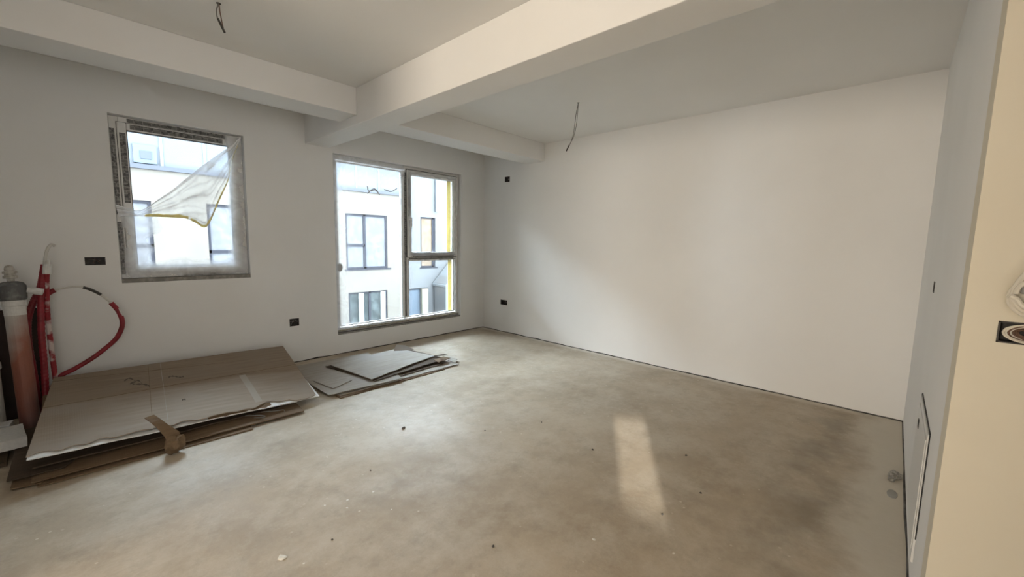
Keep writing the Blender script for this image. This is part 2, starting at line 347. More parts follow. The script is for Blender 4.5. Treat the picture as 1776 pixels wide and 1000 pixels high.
o = box('ceiling', ceil_m, LX-WT, RX+WT, RY-WT, BY+WT, H, H+0.3); tag(o, 'white plastered ceiling', 'ceiling', kind='structure')
bm = bmesh.new(); bx(bm, LX-WT, RX+WT, RY-WT, BY+WT, -0.25, 0.0)
o = obj('floor', bm, floor_m); tag(o, 'bare mottled concrete screed floor', 'floor', kind='structure')
o = box('trim_1', plaster, 1.787, 2.041, RY, BY, 2.347, H, bev=0.006); tag(o, 'deep plastered ceiling beam running toward the windows', 'beam', kind='structure')
bm = bmesh.new(); bx(bm, -0.62, 1.787, 3.532, 3.861, 2.4225, H, 0.006)
o = obj('trim_2', bm, plaster); tag(o, 'plastered cross beam left of the deep beam', 'beam', kind='structure')
bm = bmesh.new(); bx(bm, 2.041, RX, 3.532, 3.861, 2.4225, H, 0.006)
o = obj('trim_3', bm, plaster); tag(o, 'plastered cross beam right of the deep beam', 'beam', kind='structure')
# foam edge strip: the dark irregular line between screed and walls
def edge_strip(name, p0, p1, nrm, label):
    bm = bmesh.new(); p0, p1, nrm = Vector(p0), Vector(p1), Vector(nrm); n = 70; prev = None
    for i in range(n+1):
        p = p0.lerp(p1, i/n)
        k = mnoise.noise(p*3.1); wdt = 0.005+0.005*max(0, 0.3+k); h = 0.006+0.008*max(0, 0.2+mnoise.noise(p*5.7+Vector((3, 1, 7))))
        ring = [bm.verts.new(p), bm.verts.new(p+nrm*wdt), bm.verts.new(p+nrm*wdt*0.7+Vector((0, 0, h))), bm.verts.new(p+Vector((0, 0, h*1.2)))]
        if prev:
            for k2 in range(3): bm.faces.new((prev[k2], prev[k2+1], ring[k2+1], ring[k2]))
        prev = ring
    o = obj(name, bm, gap_m); tag(o, label, 'edge strip', kind='structure')
edge_strip('baseboard_right', (RX, NY, 0), (RX, BY, 0), (-1, 0, 0), 'thin dark edge strip along the foot of the long wall')
edge_strip('baseboard_back', (-0.6, BY, 0), (RX, BY, 0), (0, -1, 0), 'thin dark edge strip along the foot of the window wall')
edge_strip('baseboard_near', (X1, NY, 0), (RX, NY, 0), (0, 1, 0), 'thin dark edge strip along the foot of the return wall')

# ------------------------------------------------------------------ windows
FY = 4.765    # room side of the frames
def frame_rect(bm, x0, x1, z0, z1, wdt, y0, y1, bev=0.006):
    bx(bm, x0, x0+wdt, y0, y1, z0, z1, bev); bx(bm, x1-wdt, x1, y0, y1, z0, z1, bev)
    bx(bm, x0+wdt, x1-wdt, y0, y1, z0, z0+wdt, bev); bx(bm, x0+wdt, x1-wdt, y0, y1, z1-wdt, z1, bev)
def part(name, m, root, builder):
    bm = bmesh.new(); builder(bm); return put(obj(name, bm, m), root)

win1 = empty('window_1', (0.75, FY, 0.951)); tag(win1, 'small square white window with printed tape and torn film', 'window', kind='structure')
a, b_, c, d = W1
part('threshold', grey_strip, win1, lambda bm: bx(bm, a, b_, BY+0.012, 4.86, c, c+0.034, 0.003))
part('frame', pvc, win1, lambda bm: frame_rect(bm, a+0.004, b_-0.004, c+0.034, d-0.004, 0.058, FY, 4.84))
part('sash', pvc, win1, lambda bm: frame_rect(bm, a+0.052, b_-0.052, c+0.078, d-0.048, 0.058, FY-0.016, 4.82, 0.008))
part('glazing_seal', seal, win1, lambda bm: frame_rect(bm, a+0.108, b_-0.108, c+0.134, d-0.104, 0.007, FY-0.008, 4.80, 0))
part('pane', glass_m, win1, lambda bm: bx(bm, a+0.109, b_-0.109, 4.785, 4.791, c+0.135, d-0.105))
part('frame_joint', seal, win1, lambda bm: frame_rect(bm, a+0.049, b_-0.049, c+0.075, d-0.045, 0.005, FY-0.004, FY+0.004, 0))
def tape(root, x0, x1, z0, z1, y, label=None):
    o = box('protective_tape', tape_g, x0, x1, y-0.0016, y, z0, z1, root)
    o['label'] = label or 'dark grey printed protective tape'
tape(win1, 0.415, 1.06, 2.222, 2.262, FY-0.0161); tape(win1, 0.40, 1.12, 2.277, 2.308, FY-0.0001)
tape(win1, 0.346, 0.384, 1.62, 2.185, FY-0.0161); tape(win1, 0.290, 0.320, 1.52, 2.215, FY-0.0001)
tape(win1, 0.290, 0.322, 1.02, 1.46, FY-0.0001); tape(win1, 0.70, 1.19, 0.988, 1.010, FY-0.0001)

win2 = empty('window_2', (3.0, FY, 0.228)); tag(win2, 'tall white french window with fixed pane and tilting casement', 'window', kind='structure')
a, b_, c, d = W2
part('threshold', grey_strip, win2, lambda bm: bx(bm, a, b_, BY+0.010, 4.86, c, c+0.020, 0.002))
def foam_bead(bm):
    prev = None
    for i in range(61):
        x = a+0.01+(b_-a-0.02)*i/60; k = mnoise.noise(Vector((x*9, 0, 0)))
        r = 0.017+0.007*k
        ring = [bm.verts.new((x, 4.755-r*math.sin(t)*1.5, c+0.02+r*1.6*(1-math.cos(t)*0.2)*(0.2+0.8*math.sin(t*0.5+0.4)))) for t in (0, 0.6, 1.2, 1.8, 2.4, 3.1)]
        if prev:
            for q in range(5): bm.faces.new((prev[q], prev[q+1], ring[q+1], ring[q]))
        prev = ring
part('mounting_foam', foam_y, win2, foam_bead)
part('frame', pvc, win2, lambda bm: frame_rect(bm, a+0.003, b_-0.003, c+0.020, d-0.003, 0.050, FY, 4.84))
MX = 3.045
part('mullion', pvc, win2, lambda bm: bx(bm, MX-0.036, MX+0.036, FY, 4.84, c+0.08, d-0.06, 0.005))
part('transom', pvc, win2, lambda bm: bx(bm, MX+0.036, b_-0.06, FY, 4.84, 1.085, 1.155, 0.005))
sash2 = part('sash', pvc, win2, lambda bm: frame_rect(bm, MX+0.018, b_-0.040, 1.128, d-0.040, 0.066, FY-0.018, 4.82, 0.008))
def bead(bm):
    frame_rect(bm, a+0.052, MX-0.036, c+0.081, d-0.064, 0.016, FY+0.002, 4.80, 0.003)
    frame_rect(bm, MX+0.036, b_-0.064, c+0.081, 1.086, 0.016, FY+0.002, 4.80, 0.003)
part('glazing_bead', pvc, win2, bead)
part('pane', glass_m, win2, lambda bm: bx(bm, a+0.054, MX-0.037, 4.785, 4.791, c+0.082, d-0.065))
part('pane', glass_m, win2, lambda bm: bx(bm, MX+0.037, b_-0.065, 4.785, 4.791, c+0.082, 1.085))
part('pane', glass_m, win2, lambda bm: bx(bm, MX+0.083, b_-0.105, 4.785, 4.791, 1.193, d-0.105))
part('frame_joint', seal, win2, lambda bm: frame_rect(bm, MX+0.010, b_-0.032, 1.120, d-0.032, 0.009, FY-0.006, FY+0.003, 0))
tape(win2, MX-0.020, MX+0.010, 0.33, 2.23, FY-0.0001); tape(win2, MX+0.086-0.050, MX+0.086-0.018, 1.66, 2.15, FY-0.0181)
tape(win2, MX+0.10, b_-0.10, 1.131, 1.178, FY-0.0181); tape(win2, MX+0.05, b_-0.09, 1.092, 1.116, FY-0.0001)
hd = part('handle', pvc, win2, lambda bm: bx(bm, MX+0.038, MX+0.066, FY-0.032, FY-0.018, 1.60, 1.67, 0.004))
hl = part('lever', pvc, win2, lambda bm: (tube(bm, [(MX+0.052, FY-0.03, 1.635), (MX+0.052, FY-0.062, 1.635), (MX+0.052, FY-0.066, 1.61), (MX+0.052, FY-0.062, 1.515)], 0.0105, 8, 5)))
hl.parent = hd; hl.matrix_parent_inverse = hd.matrix_parent_inverse.copy(); hl.matrix_parent_inverse = Matrix()
# yellow strip of tape on the casement edge outside the pane
part('masking_tape', tape_y, win2, lambda bm: bx(bm, b_-0.19, b_-0.120, 4.793, 4.7945, 1.17, d-0.10))
part('masking_tape', tape_y, win2, lambda bm: bx(bm, b_-0.17, b_-0.100, 4.793, 4.7945, c+0.09, 1.08))
# frames and solid panes added out of view as backing for the fill lamps
added_win3 = empty('added_window_3', (LX, 1.25, 0.55)); tag(added_win3, 'unseen side window added behind the left fill lamp', 'window', kind='structure')
part('frame', pvc, added_win3, lambda bm: [bx(bm, LX, LX+0.05, *q) for q in ((0.15, 0.23, 0.52, 2.38), (2.27, 2.35, 0.52, 2.38), (0.23, 2.27, 0.52, 0.60), (0.23, 2.27, 2.30, 2.38))])
part('pane', white_foam, added_win3, lambda bm: bx(bm, LX, LX+0.02, 0.23, 2.27, 0.60, 2.30))
added_win4 = empty('added_window_4', (-0.9, RY, 0.6)); tag(added_win4, 'unseen rear window added behind the rear fill lamp', 'window', kind='structure')
part('frame', pvc, added_win4, lambda bm: frame_rect(bm, -1.98, 0.18, 0.62, 2.38, 0.08, RY, RY+0.05))
part('pane', white_foam, added_win4, lambda bm: bx(bm, -1.9, 0.1, RY, RY+0.02, 0.7, 2.3))

# polythene films ---------------------------------------------------------
def film_grid(name, x0, x1, z0, z1, y, folds, nx=40, nz=60, amp=0.012, seed=0.0):
    bm = bmesh.new(); lay = bm.verts.layers.float.new('folds'); g = []
    for j in range(nz+1):
        row = []
        for i in range(nx+1):
            u, v = i/nx, j/nz; x = x0+(x1-x0)*u; z = z0+(z1-z0)*v
            e = min(u*(x1-x0), (1-u)*(x1-x0), v*(z1-z0), (1-v)*(z1-z0))
            k = mnoise.noise(Vector((x*3+seed, z*2.2, seed)))*0.6+mnoise.noise(Vector((x*9, z*5+seed, 2)))*0.3
            vv = bm.verts.new((x, y-amp*k*min(1, e/0.08), z)); vv[lay] = folds(u, v, e, x, z, k); row.append(vv)
        g.append(row)
    for j in range(nz):
        for i in range(nx): bm.faces.new((g[j][i], g[j][i+1], g[j+1][i+1], g[j+1][i]))
    return obj(name, bm, film_m, smooth=True)
def sm(e, w_): return max(0.0, 1-e/w_)**1.6
f1 = film_grid('protective_film', W2[0]+0.004, MX-0.022, W2[2]+0.05, W2[3]-0.004, FY-0.024,
    lambda u, v, e, x, z, k: min(1, 0.07+0.85*sm(x-W2[0], 0.30)+0.9*sm(W2[3]-z, 0.30)+0.5*sm(z-W2[2]-0.05, 0.12)+0.25*sm(MX-x, 0.10)+0.55*max(0, k-0.22)))
tag(f1, 'clear protective film taped over the tall fixed pane', 'film')
# folds and torn patches of that film
def crease(bm, pts, y, w_): tube(bm, [(x, y, z) for x, z in pts], w_, 6, 5)
f2 = film_grid('protective_film', MX+0.03, W2[1]-0.05, 1.145, W2[3]-0.05, FY-0.034,
    lambda u, v, e, x, z, k: min(1, 0.04+0.8*sm(e, 0.115)+0.4*max(0, k-0.25)), 30, 40, 0.008, 4.0)
tag(f2, 'clear protective film over the tilting casement', 'film')
f3 = film_grid('protective_film', MX+0.03, W2[1]-0.05, 0.29, 1.10, FY-0.012,
    lambda u, v, e, x, z, k: min(1, 0.04+0.45*sm(e, 0.10)+0.4*max(0, k-0.25)), 30, 30, 0.006, 9.0)
tag(f3, 'clear protective film over the low pane under the casement', 'film')
tp = bmesh.new()
for (x, z, r) in ((2.135, 1.02, 0.055),):
    lathe(tp, 0, 0, [(r*0.7, 0), (r*0.7, 0.002)], 14, Matrix.Translation((x, FY-0.045, z)) @ Matrix.Rotation(math.pi/2, 4, 'X') @ Matrix.Diagonal((0.8, 1.25, 1, 1)))
o = obj('tape_patch', tp, mat('grey_tape_patch', (0.42, 0.43, 0.45), 0.5)); tag(o, 'small round grey tape patch on the film at the tall pane', 'tape')
bm = bmesh.new()
for pts in ([(2.50, 1.985), (2.52, 1.93), (2.60, 1.95), (2.66, 1.90)], [(2.50, 1.90), (2.58, 1.965), (2.64, 1.93)], [(2.72, 1.97), (2.82, 1.955), (2.90, 2.0)]):
    crease(bm, pts, FY-0.040, 0.006)
o = obj('film_crease', bm, mat('milky_film_fold', (0.62, 0.63, 0.66), 0.4)); put(o, f1)

# torn film on the small window: strips still stuck round the edge and the hanging flap
bm = bmesh.new(); lay = bm.verts.layers.float.new('folds')
def ring_film(x0, x1, z0, z1, inner, y, sides):
    for s in sides:
        n = 40; rows = []
        for i in range(n+1):
            t = i/n; row = []
            for j in range(5):
                q = j/4
                if s == 'B': x = x0+(x1-x0)*t; z = z0+q*inner*(1+0.35*mnoise.noise(Vector((t*6, 1, 0))))
                if s == 'R': z = z0+(z1-z0)*t; x = x1-q*inner*0.95*(1+0.3*mnoise.noise(Vector((t*5, 4, 0))))
                if s == 'L': z = z0+(z1-z0)*0.42*t; x = x0+q*inner*(1+0.8*t*t+0.4*mnoise.noise(Vector((t*6, 8, 0))))
                v = bm.verts.new((x, y-0.006*(1-q)-0.002*mnoise.noise(Vector((x*12, z*9, 3))), z))
                v[lay] = (0.30, 0.38, 0.55, 0.62, 0.02)[j]
                row.append(v)
            rows.append(row)
        for i in range(n):
            for j in range(4): bm.faces.new((rows[i][j], rows[i][j+1], rows[i+1][j+1], rows[i+1][j]))
ring_film(W1[0]+0.03, W1[1]-0.012, W1[2]+0.04, W1[3]-0.02, 0.165, FY-0.034, 'BRL')
fr = obj('film_remnant', bm, film_edge, smooth=True); tag(fr, 'torn film remnant stuck round the edge of the small window', 'film')

FL = [  # top edge of the flap from the left tear to the top right corner, and its lower hem
    ((0.285, 1.60), (0.300, 1.50)), ((0.36, 1.575), (0.36, 1.51)), ((0.439, 1.560), (0.43, 1.508)), ((0.56, 1.665), (0.55, 1.512)),
    ((0.66, 1.758), (0.66, 1.512)), ((0.76, 1.865), (0.735, 1.508)), ((0.856, 1.965), (0.80, 1.475)), ((0.96, 2.065), (0.883, 1.440)),
    ((1.05, 2.150), (0.985, 1.665)), ((1.136, 2.226), (1.075, 1.880)), ((1.17, 2.27), (1.115, 2.06)), ((1.205, 2.312), (1.195, 2.27))]
bm = bmesh.new(); lay = bm.verts.layers.float.new('folds'); top = catmull([(t[0], 0, t[1]) for t, h in FL], 4); hem = catmull([(h[0], 0, h[1]) for t, h in FL], 4); rows = []
def flap_pt(i, q):
    n = len(top)-1; f = i/n; p = top[i].lerp(hem[i], q)
    sag = 0.055*math.sin(math.pi*min(1, f*1.02))*(0.35+0.65*q)
    fold = 0.016*math.sin(7.5*(q*1.2+f*0.6))+0.012*mnoise.noise(Vector((p.x*7, p.z*7, 1)))
    return Vector((p.x, FY-0.040-sag-fold*math.sin(math.pi*f), p.z)), fold
for i in range(len(top)):
    row = []
    for j in range(41):
        q = j/40; p, fold = flap_pt(i, q); v = bm.verts.new(p)
        f_ = i/len(top)
        v[lay] = min(1, 0.30+0.15*abs(fold)/0.016+0.30*max(0, math.sin(19*q+9*f_))**4+0.25*max(0, math.sin(31*q-5*f_+1))**6+(0.35 if q < 0.08 else 0)+(0.25 if q > 0.9 else 0)+0.25*sm(min(i, len(top)-1-i)/len(top), 0.2)); row.append(v)
    rows.append(row)
for i in range(len(rows)-1):
    for j in range(40): bm.faces.new((rows[i][j], rows[i][j+1], rows[i+1][j+1], rows[i+1][j]))
flap = obj('torn_film', bm, film_loose, smooth=True); tag(flap, 'torn film flap with yellow tape hem hanging in the small window', 'film')
def hem_tape(i0, i1, wdt, name='masking_tape'):
    bm = bmesh.new(); prev = None
    for i in range(i0, i1+1):
        p, _ = flap_pt(i, 1.0); pp, _ = flap_pt(i, 0.9); dirv = (pp-p); dirv = dirv.normalized() if dirv.length > 1e-4 else Vector((0, 0, 1))
        ww = wdt*(1+0.4*mnoise.noise(p*30))
        cur = [bm.verts.new(p+Vector((0, -0.003, 0))), bm.verts.new(p+dirv*ww+Vector((0, -0.003, 0))), bm.verts.new(p+dirv*ww+Vector((0, 0.003, 0))), bm.verts.new(p+Vector((0, 0.003, 0)))]
        if prev:
            for k in range(4): bm.faces.new((prev[k], prev[(k+1) % 4], cur[(k+1) % 4], cur[k]))
        prev = cur
    o = obj(name, bm, tape_y); put(o, flap); o['label'] = 'yellow masking tape edge'
hem_tape(22, 28, 0.022); hem_tape(28, 37, 0.036); hem_tape(37, 43, 0.022); hem_tape(9, 21, 0.026)

# ------------------------------------------------------------------ neighbouring houses across the street
def matte(*args): return mat(*args, spec=0.0)
cream = matte('cream_render', (0.045, 0.040, 0.034), 0.9, (2, (0.041, 0.037, 0.032), 0.4, 0.7))
whiter = matte('white_render', (0.046, 0.046, 0.046), 0.9, (2, (0.043, 0.043, 0.043), 0.4, 0.7))
bluep = matte('pale_blue_cladding', (0.037, 0.040, 0.044), 0.6, (1, (0.041, 0.044, 0.047), 0.4, 0.7))
bluej = matte('pale_joint', (0.053, 0.056, 0.058), 0.6)
anth = matte('anthracite_frame', (0.011, 0.011, 0.013), 0.5)
curt = matte('pale_curtain_behind_glass', (0.035, 0.035, 0.038), 0.35, (6, (0.043, 0.043, 0.045), 0.4, 0.6))
curt_o = matte('wooden_blind_behind_glass', (0.050, 0.037, 0.025), 0.4, (6, (0.058, 0.045, 0.035), 0.4, 0.6))
shop = matte('dim_shop_glass', (0.013, 0.015, 0.015), 0.25, (5, (0.025, 0.029, 0.029), 0.4, 0.7))
asph = matte('grey_street_paving', (0.041, 0.041, 0.041), 0.9, (3, (0.048, 0.048, 0.047), 0.4, 0.7))
o = box('ground', asph, -25, 30, BY+WT, 40, -3.3, -3.0); tag(o, 'grey street paving between the houses', 'ground', kind='structure')

def house_window(root, x0, x1, z0, z1, y, mull=None, trans=None, pm=None, fr=0.06, sill=True):
    f = part('window_frame', anth, root, lambda bm: (frame_rect(bm, x0, x1, z0, z1, fr, y-0.03, y+0.05, 0),
        [bx(bm, m_-fr/2-0.01, m_+fr/2+0.01, y-0.03, y+0.05, z0, z1) for m_ in ([mull] if mull else [])],
        [bx(bm, x0, t_[1], y-0.03, y+0.05, t_[0]-0.04, t_[0]+0.04) for t_ in ([trans] if trans else [])]))
    p = box('window_pane', pm or curt, x0+fr*0.5, x1-fr*0.5, y+0.01, y+0.02, z0+fr*0.5, z1-fr*0.5); p.parent = f
    if sill: s = box('window_sill', anth, x0-0.05, x1+0.12, y-0.08, y+0.02, z0-0.05, z0); s.parent = f
    return f
hA = empty('apartment_building', (1.0, 13, -3)); tag(hA, 'cream rendered house with pale blue top floor across the street', 'building')
hx = 8.15
holesA = [(-1.2, 0.2+0.07, 0.35, 2.16), (0.0+0.35, 1.40, 0.35, 2.15), (2.47, 3.9, 0.35, 2.17), (6.10, 7.58, 0.36, 2.16), (4.6, 5.4, -2.9, -0.42), (6.14, 7.55, -2.9, -0.42)]
holesA = holesA[1:]
bm = bmesh.new(); us = [-7, hx]; zs = [-3.0, 2.88]
for q in holesA: us += q[:2]; zs += q[2:]
slab_grid(bm, us, zs, holesA, lambda u, v, d_: (u, d_, v), 13.0, 13.25); put(obj('front_wall', bm, cream), hA)
box('side_wall', cream, hx-0.25, hx, 13.25, 18, -3, 2.88, hA)
box('back_wall', cream, -7, hx, 18, 18.2, -3, 6, hA)
box('parapet_coping', matte('grey_coping', (0.025, 0.026, 0.030), 0.6), -7.1, hx+0.06, 12.94, 13.3, 2.88, 2.98, hA)
box('top_floor', bluep, -7, hx-0.02, 13.12, 17.9, 2.98, 6.2, hA)
for xj in (-0.8, 0.3, 1.67, 2.52, 4.2, 5.6, 6.55, 7.35): box('panel_joint', bluej, xj-0.03, xj+0.03, 13.10, 13.13, 2.98, 6.2, hA)
box('roof_slab', whiter, -7.2, hx+0.1, 12.8, 18.2, 6.2, 6.4, hA)
pl = box('wall_plate', matte('pale_vent_plate', (0.035, 0.042, 0.050), 0.6), 1.16, 1.58, 13.06, 13.12, 3.02, 3.44, hA)
v_ = box('vent_grille', matte('vent_grey', (0.026, 0.028, 0.031), 0.7), 1.28, 1.48, 13.04, 13.06, 3.12, 3.30); v_.parent = pl
house_window(hA, 0.35, 1.40, 0.35, 2.15, 13.06, 0.80, (1.10, 1.40)); house_window(hA, 2.47, 3.9, 0.35, 2.17, 13.06, 3.2, (0.95, 3.9))
house_window(hA, 6.10, 7.58, 0.36, 2.16, 13.06, 6.76, (1.14, 6.76))
for x0, x1 in ((4.6, 5.4), (6.14, 7.55)):
    f = house_window(hA, x0, x1, -2.9, -0.42, 13.06, (x0+x1)/2+0.05, None, shop, 0.05, False)
for x0 in (6.50, 7.30): box('door_post', matte('white_post', (0.079, 0.083, 0.083), 0.6), x0, x0+0.16, 12.98, 13.05, -2.9, -0.46, hA)
hB = empty('apartment_building', (12, 15, -3)); tag(hB, 'white rendered house with narrow wooden blind window across the street', 'building')
holesB = [(10.33, 11.10, 0.17, 2.33), (9.55, 10.70, -2.9, -0.72)]
bm = bmesh.new(); us = [hx+0.2, 22]; zs = [-3.0, 6.0]
for q in holesB: us += q[:2]; zs += q[2:]
slab_grid(bm, us, zs, holesB, lambda u, v, d_: (u, d_, v), 15.0, 15.25); put(obj('front_wall', bm, whiter), hB)
house_window(hB, 10.33, 11.10, 0.17, 2.33, 15.06, 10.99, (0.78, 11.0), curt_o)
house_window(hB, 9.55, 10.70, -2.9, -0.72, 15.06, None, None, matte('grey_blue_garage', (0.033, 0.040, 0.048), 0.5), 0.06, False)
box('downpipe', bluej, 11.06, 11.16, 14.9, 15.0, 2.6, 5.8, hB)
box('roof_slab', whiter, hx+0.2, 22.2, 14.8, 19, 6.0, 6.2, hB); box('back_wall', whiter, hx+0.2, 22, 18.8, 19, -3, 6, hB)
box('door_post', matte('cream_post', (0.089, 0.084, 0.066), 0.6), 10.30, 10.62, 14.86, 15.0, -2.95, -0.75, hB)
hC = empty('garden_shed', (13, 13.6, -3)); tag(hC, 'white lean-to with sloping roof beside the white house', 'shed')
def lean(bm):
    P = [(10.9, -3.0), (14.5, -3.0), (14.5, 1.3), (12.0, 0.55), (10.9, -0.50)]
    f = [bm.verts.new((x, 14.0, z)) for x, z in P]; k = [bm.verts.new((x, 14.8, z)) for x, z in P]
    bm.faces.new(f); bm.faces.new(k[::-1])
    for i in range(5): bm.faces.new((f[i], k[i], k[(i+1) % 5], f[(i+1) % 5]))
    bmesh.ops.recalc_face_normals(bm, faces=bm.faces)
part('shed_wall', whiter, hC, lean)
def leanr(bm):
    P = [(10.86, -0.56), (12.0, 0.60), (14.5, 1.36), (14.5, 1.28), (12.0, 0.52), (10.86, -0.64)]
    f = [bm.verts.new((x, 13.95, z)) for x, z in P]; k = [bm.verts.new((x, 14.9, z)) for x, z in P]
    bm.faces.new(f); bm.faces.new(k[::-1])
    for i in range(6): bm.faces.new((f[i], k[i], k[(i+1) % 6], f[(i+1) % 6]))
    bmesh.ops.recalc_face_normals(bm, faces=bm.faces)
part('shed_roof', bluej, hC, leanr)

# ------------------------------------------------------------------ wall boxes, cabinet, wires
def wall_box(label, u0, u1, z0, z1, face, plane, wires, seed, gangs=1):
    """open black installation box set flush into the wall; face = axis and sign of the room side"""
    rnd = random.Random(seed); ax, sg = face
    def P(u, v, dep): return (plane-sg*dep, u, v) if ax == 0 else (u, plane-sg*dep, v)
    cu = (u0+u1)/2; root = empty('wall_box', P(cu, z0, 0)); tag(root, label, 'wall box')
    t = 0.004; D_ = 0.045
    def body(bm):
        for (a0, a1, b0, b1, d0, d1) in ((u0, u1, z0, z1, D_-t, D_), (u0, u0+t, z0, z1, -0.002, D_), (u1-t, u1, z0, z1, -0.002, D_), (u0, u1, z0, z0+t, -0.002, D_), (u0, u1, z1-t, z1, -0.002, D_)):
            p0, p1 = P(a0, b0, d0), P(a1, b1, d1)
            bx(bm, min(p0[0], p1[0]), max(p0[0], p1[0]), min(p0[1], p1[1]), max(p0[1], p1[1]), min(p0[2], p1[2]), max(p0[2], p1[2]))
        for g in range(1, gangs):
            ug = u0+(u1-u0)*g/gangs; p0, p1 = P(ug-0.003, z0, 0.004), P(ug+0.003, z1, D_)
            bx(bm, min(p0[0], p1[0]), max(p0[0], p1[0]), min(p0[1], p1[1]), max(p0[1], p1[1]), z0, z1)
    part('box_body', box_m, root, body)
    for k in range(wires):
        us = u0+(u1-u0)*(0.2+0.6*rnd.random()); vs = z0+(z1-z0)*(0.25+0.5*rnd.random()); ue = u0+(u1-u0)*(0.15+0.7*rnd.random()); ve = z0+(z1-z0)*(0.2+0.6*rnd.random())
        m_ = rnd.choice((wire_grey, wire_brown, wire_white))
        part('wire', m_, root, lambda bm: tube(bm, [P(us, vs, D_-0.005), P((us+ue)/2, vs+0.004, 0.018), P(ue, ve, 0.010), P(ue+0.006, ve-0.006, 0.025)], 0.0022, 6, 4))
    return root
wall_box('wide black wall box left of the small window', *B3, (1, -1), BY, 4, 1, 2)
wall_box('black double wall box low between the two windows', *B2, (1, -1), BY, 3, 2, 2)
wall_box('small black wall box high on the long wall near the beam', *R1, (0, -1), RX, 1, 3)
wall_box('black wall box low on the long wall near the corner', *R2, (0, -1), RX, 3, 4, 2)
wall_box('dark switch box on the narrow return wall', *N1, (1, 1), NY, 2, 5)
rootE = wall_box('wide wall box of coiled wires at the right edge', *E1, (0, -1), X1, 2, 6, 2)
for k in range(7):
    rr = 0.020+0.0035*k
    m_ = wire_white if k in (5, 6, 3) else wire_brown
    cy = -0.305
    part('wire', m_, rootE, lambda bm: tube(bm, [(X1+0.018-0.0035*k+0.004*math.sin(t*2+k), cy+0.066*math.cos(t)*(0.55+0.075*k), 1.1305+min(rr, 0.027)*math.sin(t)*(0.7+0.045*k)) for t in (i*math.pi/8 for i in range(17))], 0.0026, 6, 3))
coil = empty('cable_coil', (X1, -0.30, 1.17)); tag(coil, 'coil of thick white cable hanging on the plastered wall end', 'cable')
for k in range(3):
    part('cable_loop', wire_white, coil, lambda bm: tube(bm, [(X1-0.014-0.011*k, -0.302+(0.063-0.008*k)*math.cos(t)+0.004*k, 1.232+(0.055-0.006*k)*math.sin(t)+0.005*k) for t in (i*math.pi/10 for i in range(20))]+[(X1-0.016-0.011*k, -0.24+0.002*k, 1.236)], 0.0065, 8, 3))
part('cable_tail', wire_white, coil, lambda bm: tube(bm, [(X1-0.02, -0.245, 1.255), (X1-0.03, -0.262, 1.30), (X1-0.03, -0.30, 1.35), (X1-0.02, -0.35, 1.40)], 0.007, 8, 5))
part('cable_tie', wire_grey, coil, lambda bm: bx(bm, X1-0.05, X1-0.004, -0.262, -0.254, 1.243, 1.262, 0.002))

cab = empty('manifold_cabinet', (2.5, NY, 0.12)); tag(cab, 'white flush metal cabinet low on the narrow return wall', 'cabinet')
p0, p1, z0, z1 = PAN
part('cabinet_frame', steel_w, cab, lambda bm: [bx(bm, *q) for q in ((p0, p0+0.03, NY+0.0005, NY+0.008, z0, z1), (p1-0.03, p1, NY+0.0005, NY+0.008, z0, z1), (p0+0.03, p1-0.03, NY+0.0005, NY+0.008, z0, z0+0.03), (p0+0.03, p1-0.03, NY+0.0005, NY+0.008, z1-0.03, z1))])
dr = part('cabinet_door', steel_w, cab, lambda bm: bx(bm, p0+0.034, p1-0.034, NY+0.0005, NY+0.011, z0+0.034, z1-0.034, 0.003))
part('shadow_gap', seal, cab, lambda bm: [bx(bm, *q) for q in ((p0-0.006, p0, NY+0.0005, NY+0.004, z0+0.1, z1), (p0, p1, NY+0.0005, NY+0.004, z1, z1+0.006))])
lk = box('lock', seal, 2.628, 2.668, NY+0.0112, NY+0.0135, 0.530, 0.568); lk.parent = dr

def ceiling_wire(label, base, pts, mA, mB):
    root = empty('ceiling_wire', base); tag(root, label, 'wire')
    part('wire_hole', seal, root, lambda bm: lathe(bm, base[0], base[1], [(0.012, base[2]-0.002), (0.012, base[2]-0.0005)], 12))
    part('wire', mA, root, lambda bm: tube(bm, [(x-0.004*math.sin(i), y, z) for i, (x, y, z) in enumerate(pts)], 0.0035, 6, 6))
    part('wire', mB, root, lambda bm: tube(bm, [(x+0.012*math.sin(i*math.pi/(len(pts)-1))+0.002, y-0.006*math.sin(i), z) for i, (x, y, z) in enumerate(pts)], 0.0030, 6, 6))
    e = Vector(pts[-1]); s = Vector(pts[-2]); dv = (e-s).normalized()
    part('insulation_tape', wire_dark, root, lambda bm: tube(bm, [e-dv*0.06, e-dv*0.03, e+dv*0.012], 0.0058, 8, 3))
ceiling_wire('grey twin wire hanging from the ceiling right of the deep beam', (3.325, 2.289, H), [(3.325, 2.289, H-0.001), (3.30, 2.289, 2.55), (3.285, 2.289, 2.45), (3.262, 2.289, 2.35), (3.215, 2.289, 2.265), (3.167, 2.289, 2.197)], wire_grey, wire_grey)
ceiling_wire('dark twin wire hanging from the ceiling left of the deep beam', (0.667, 2.9, H), [(0.667, 2.9, H-0.001), (0.659, 2.9, 2.61), (0.660, 2.9, 2.575), (0.668, 2.9, 2.548), (0.684, 2.9, 2.513)], wire_grey, wire_brown)

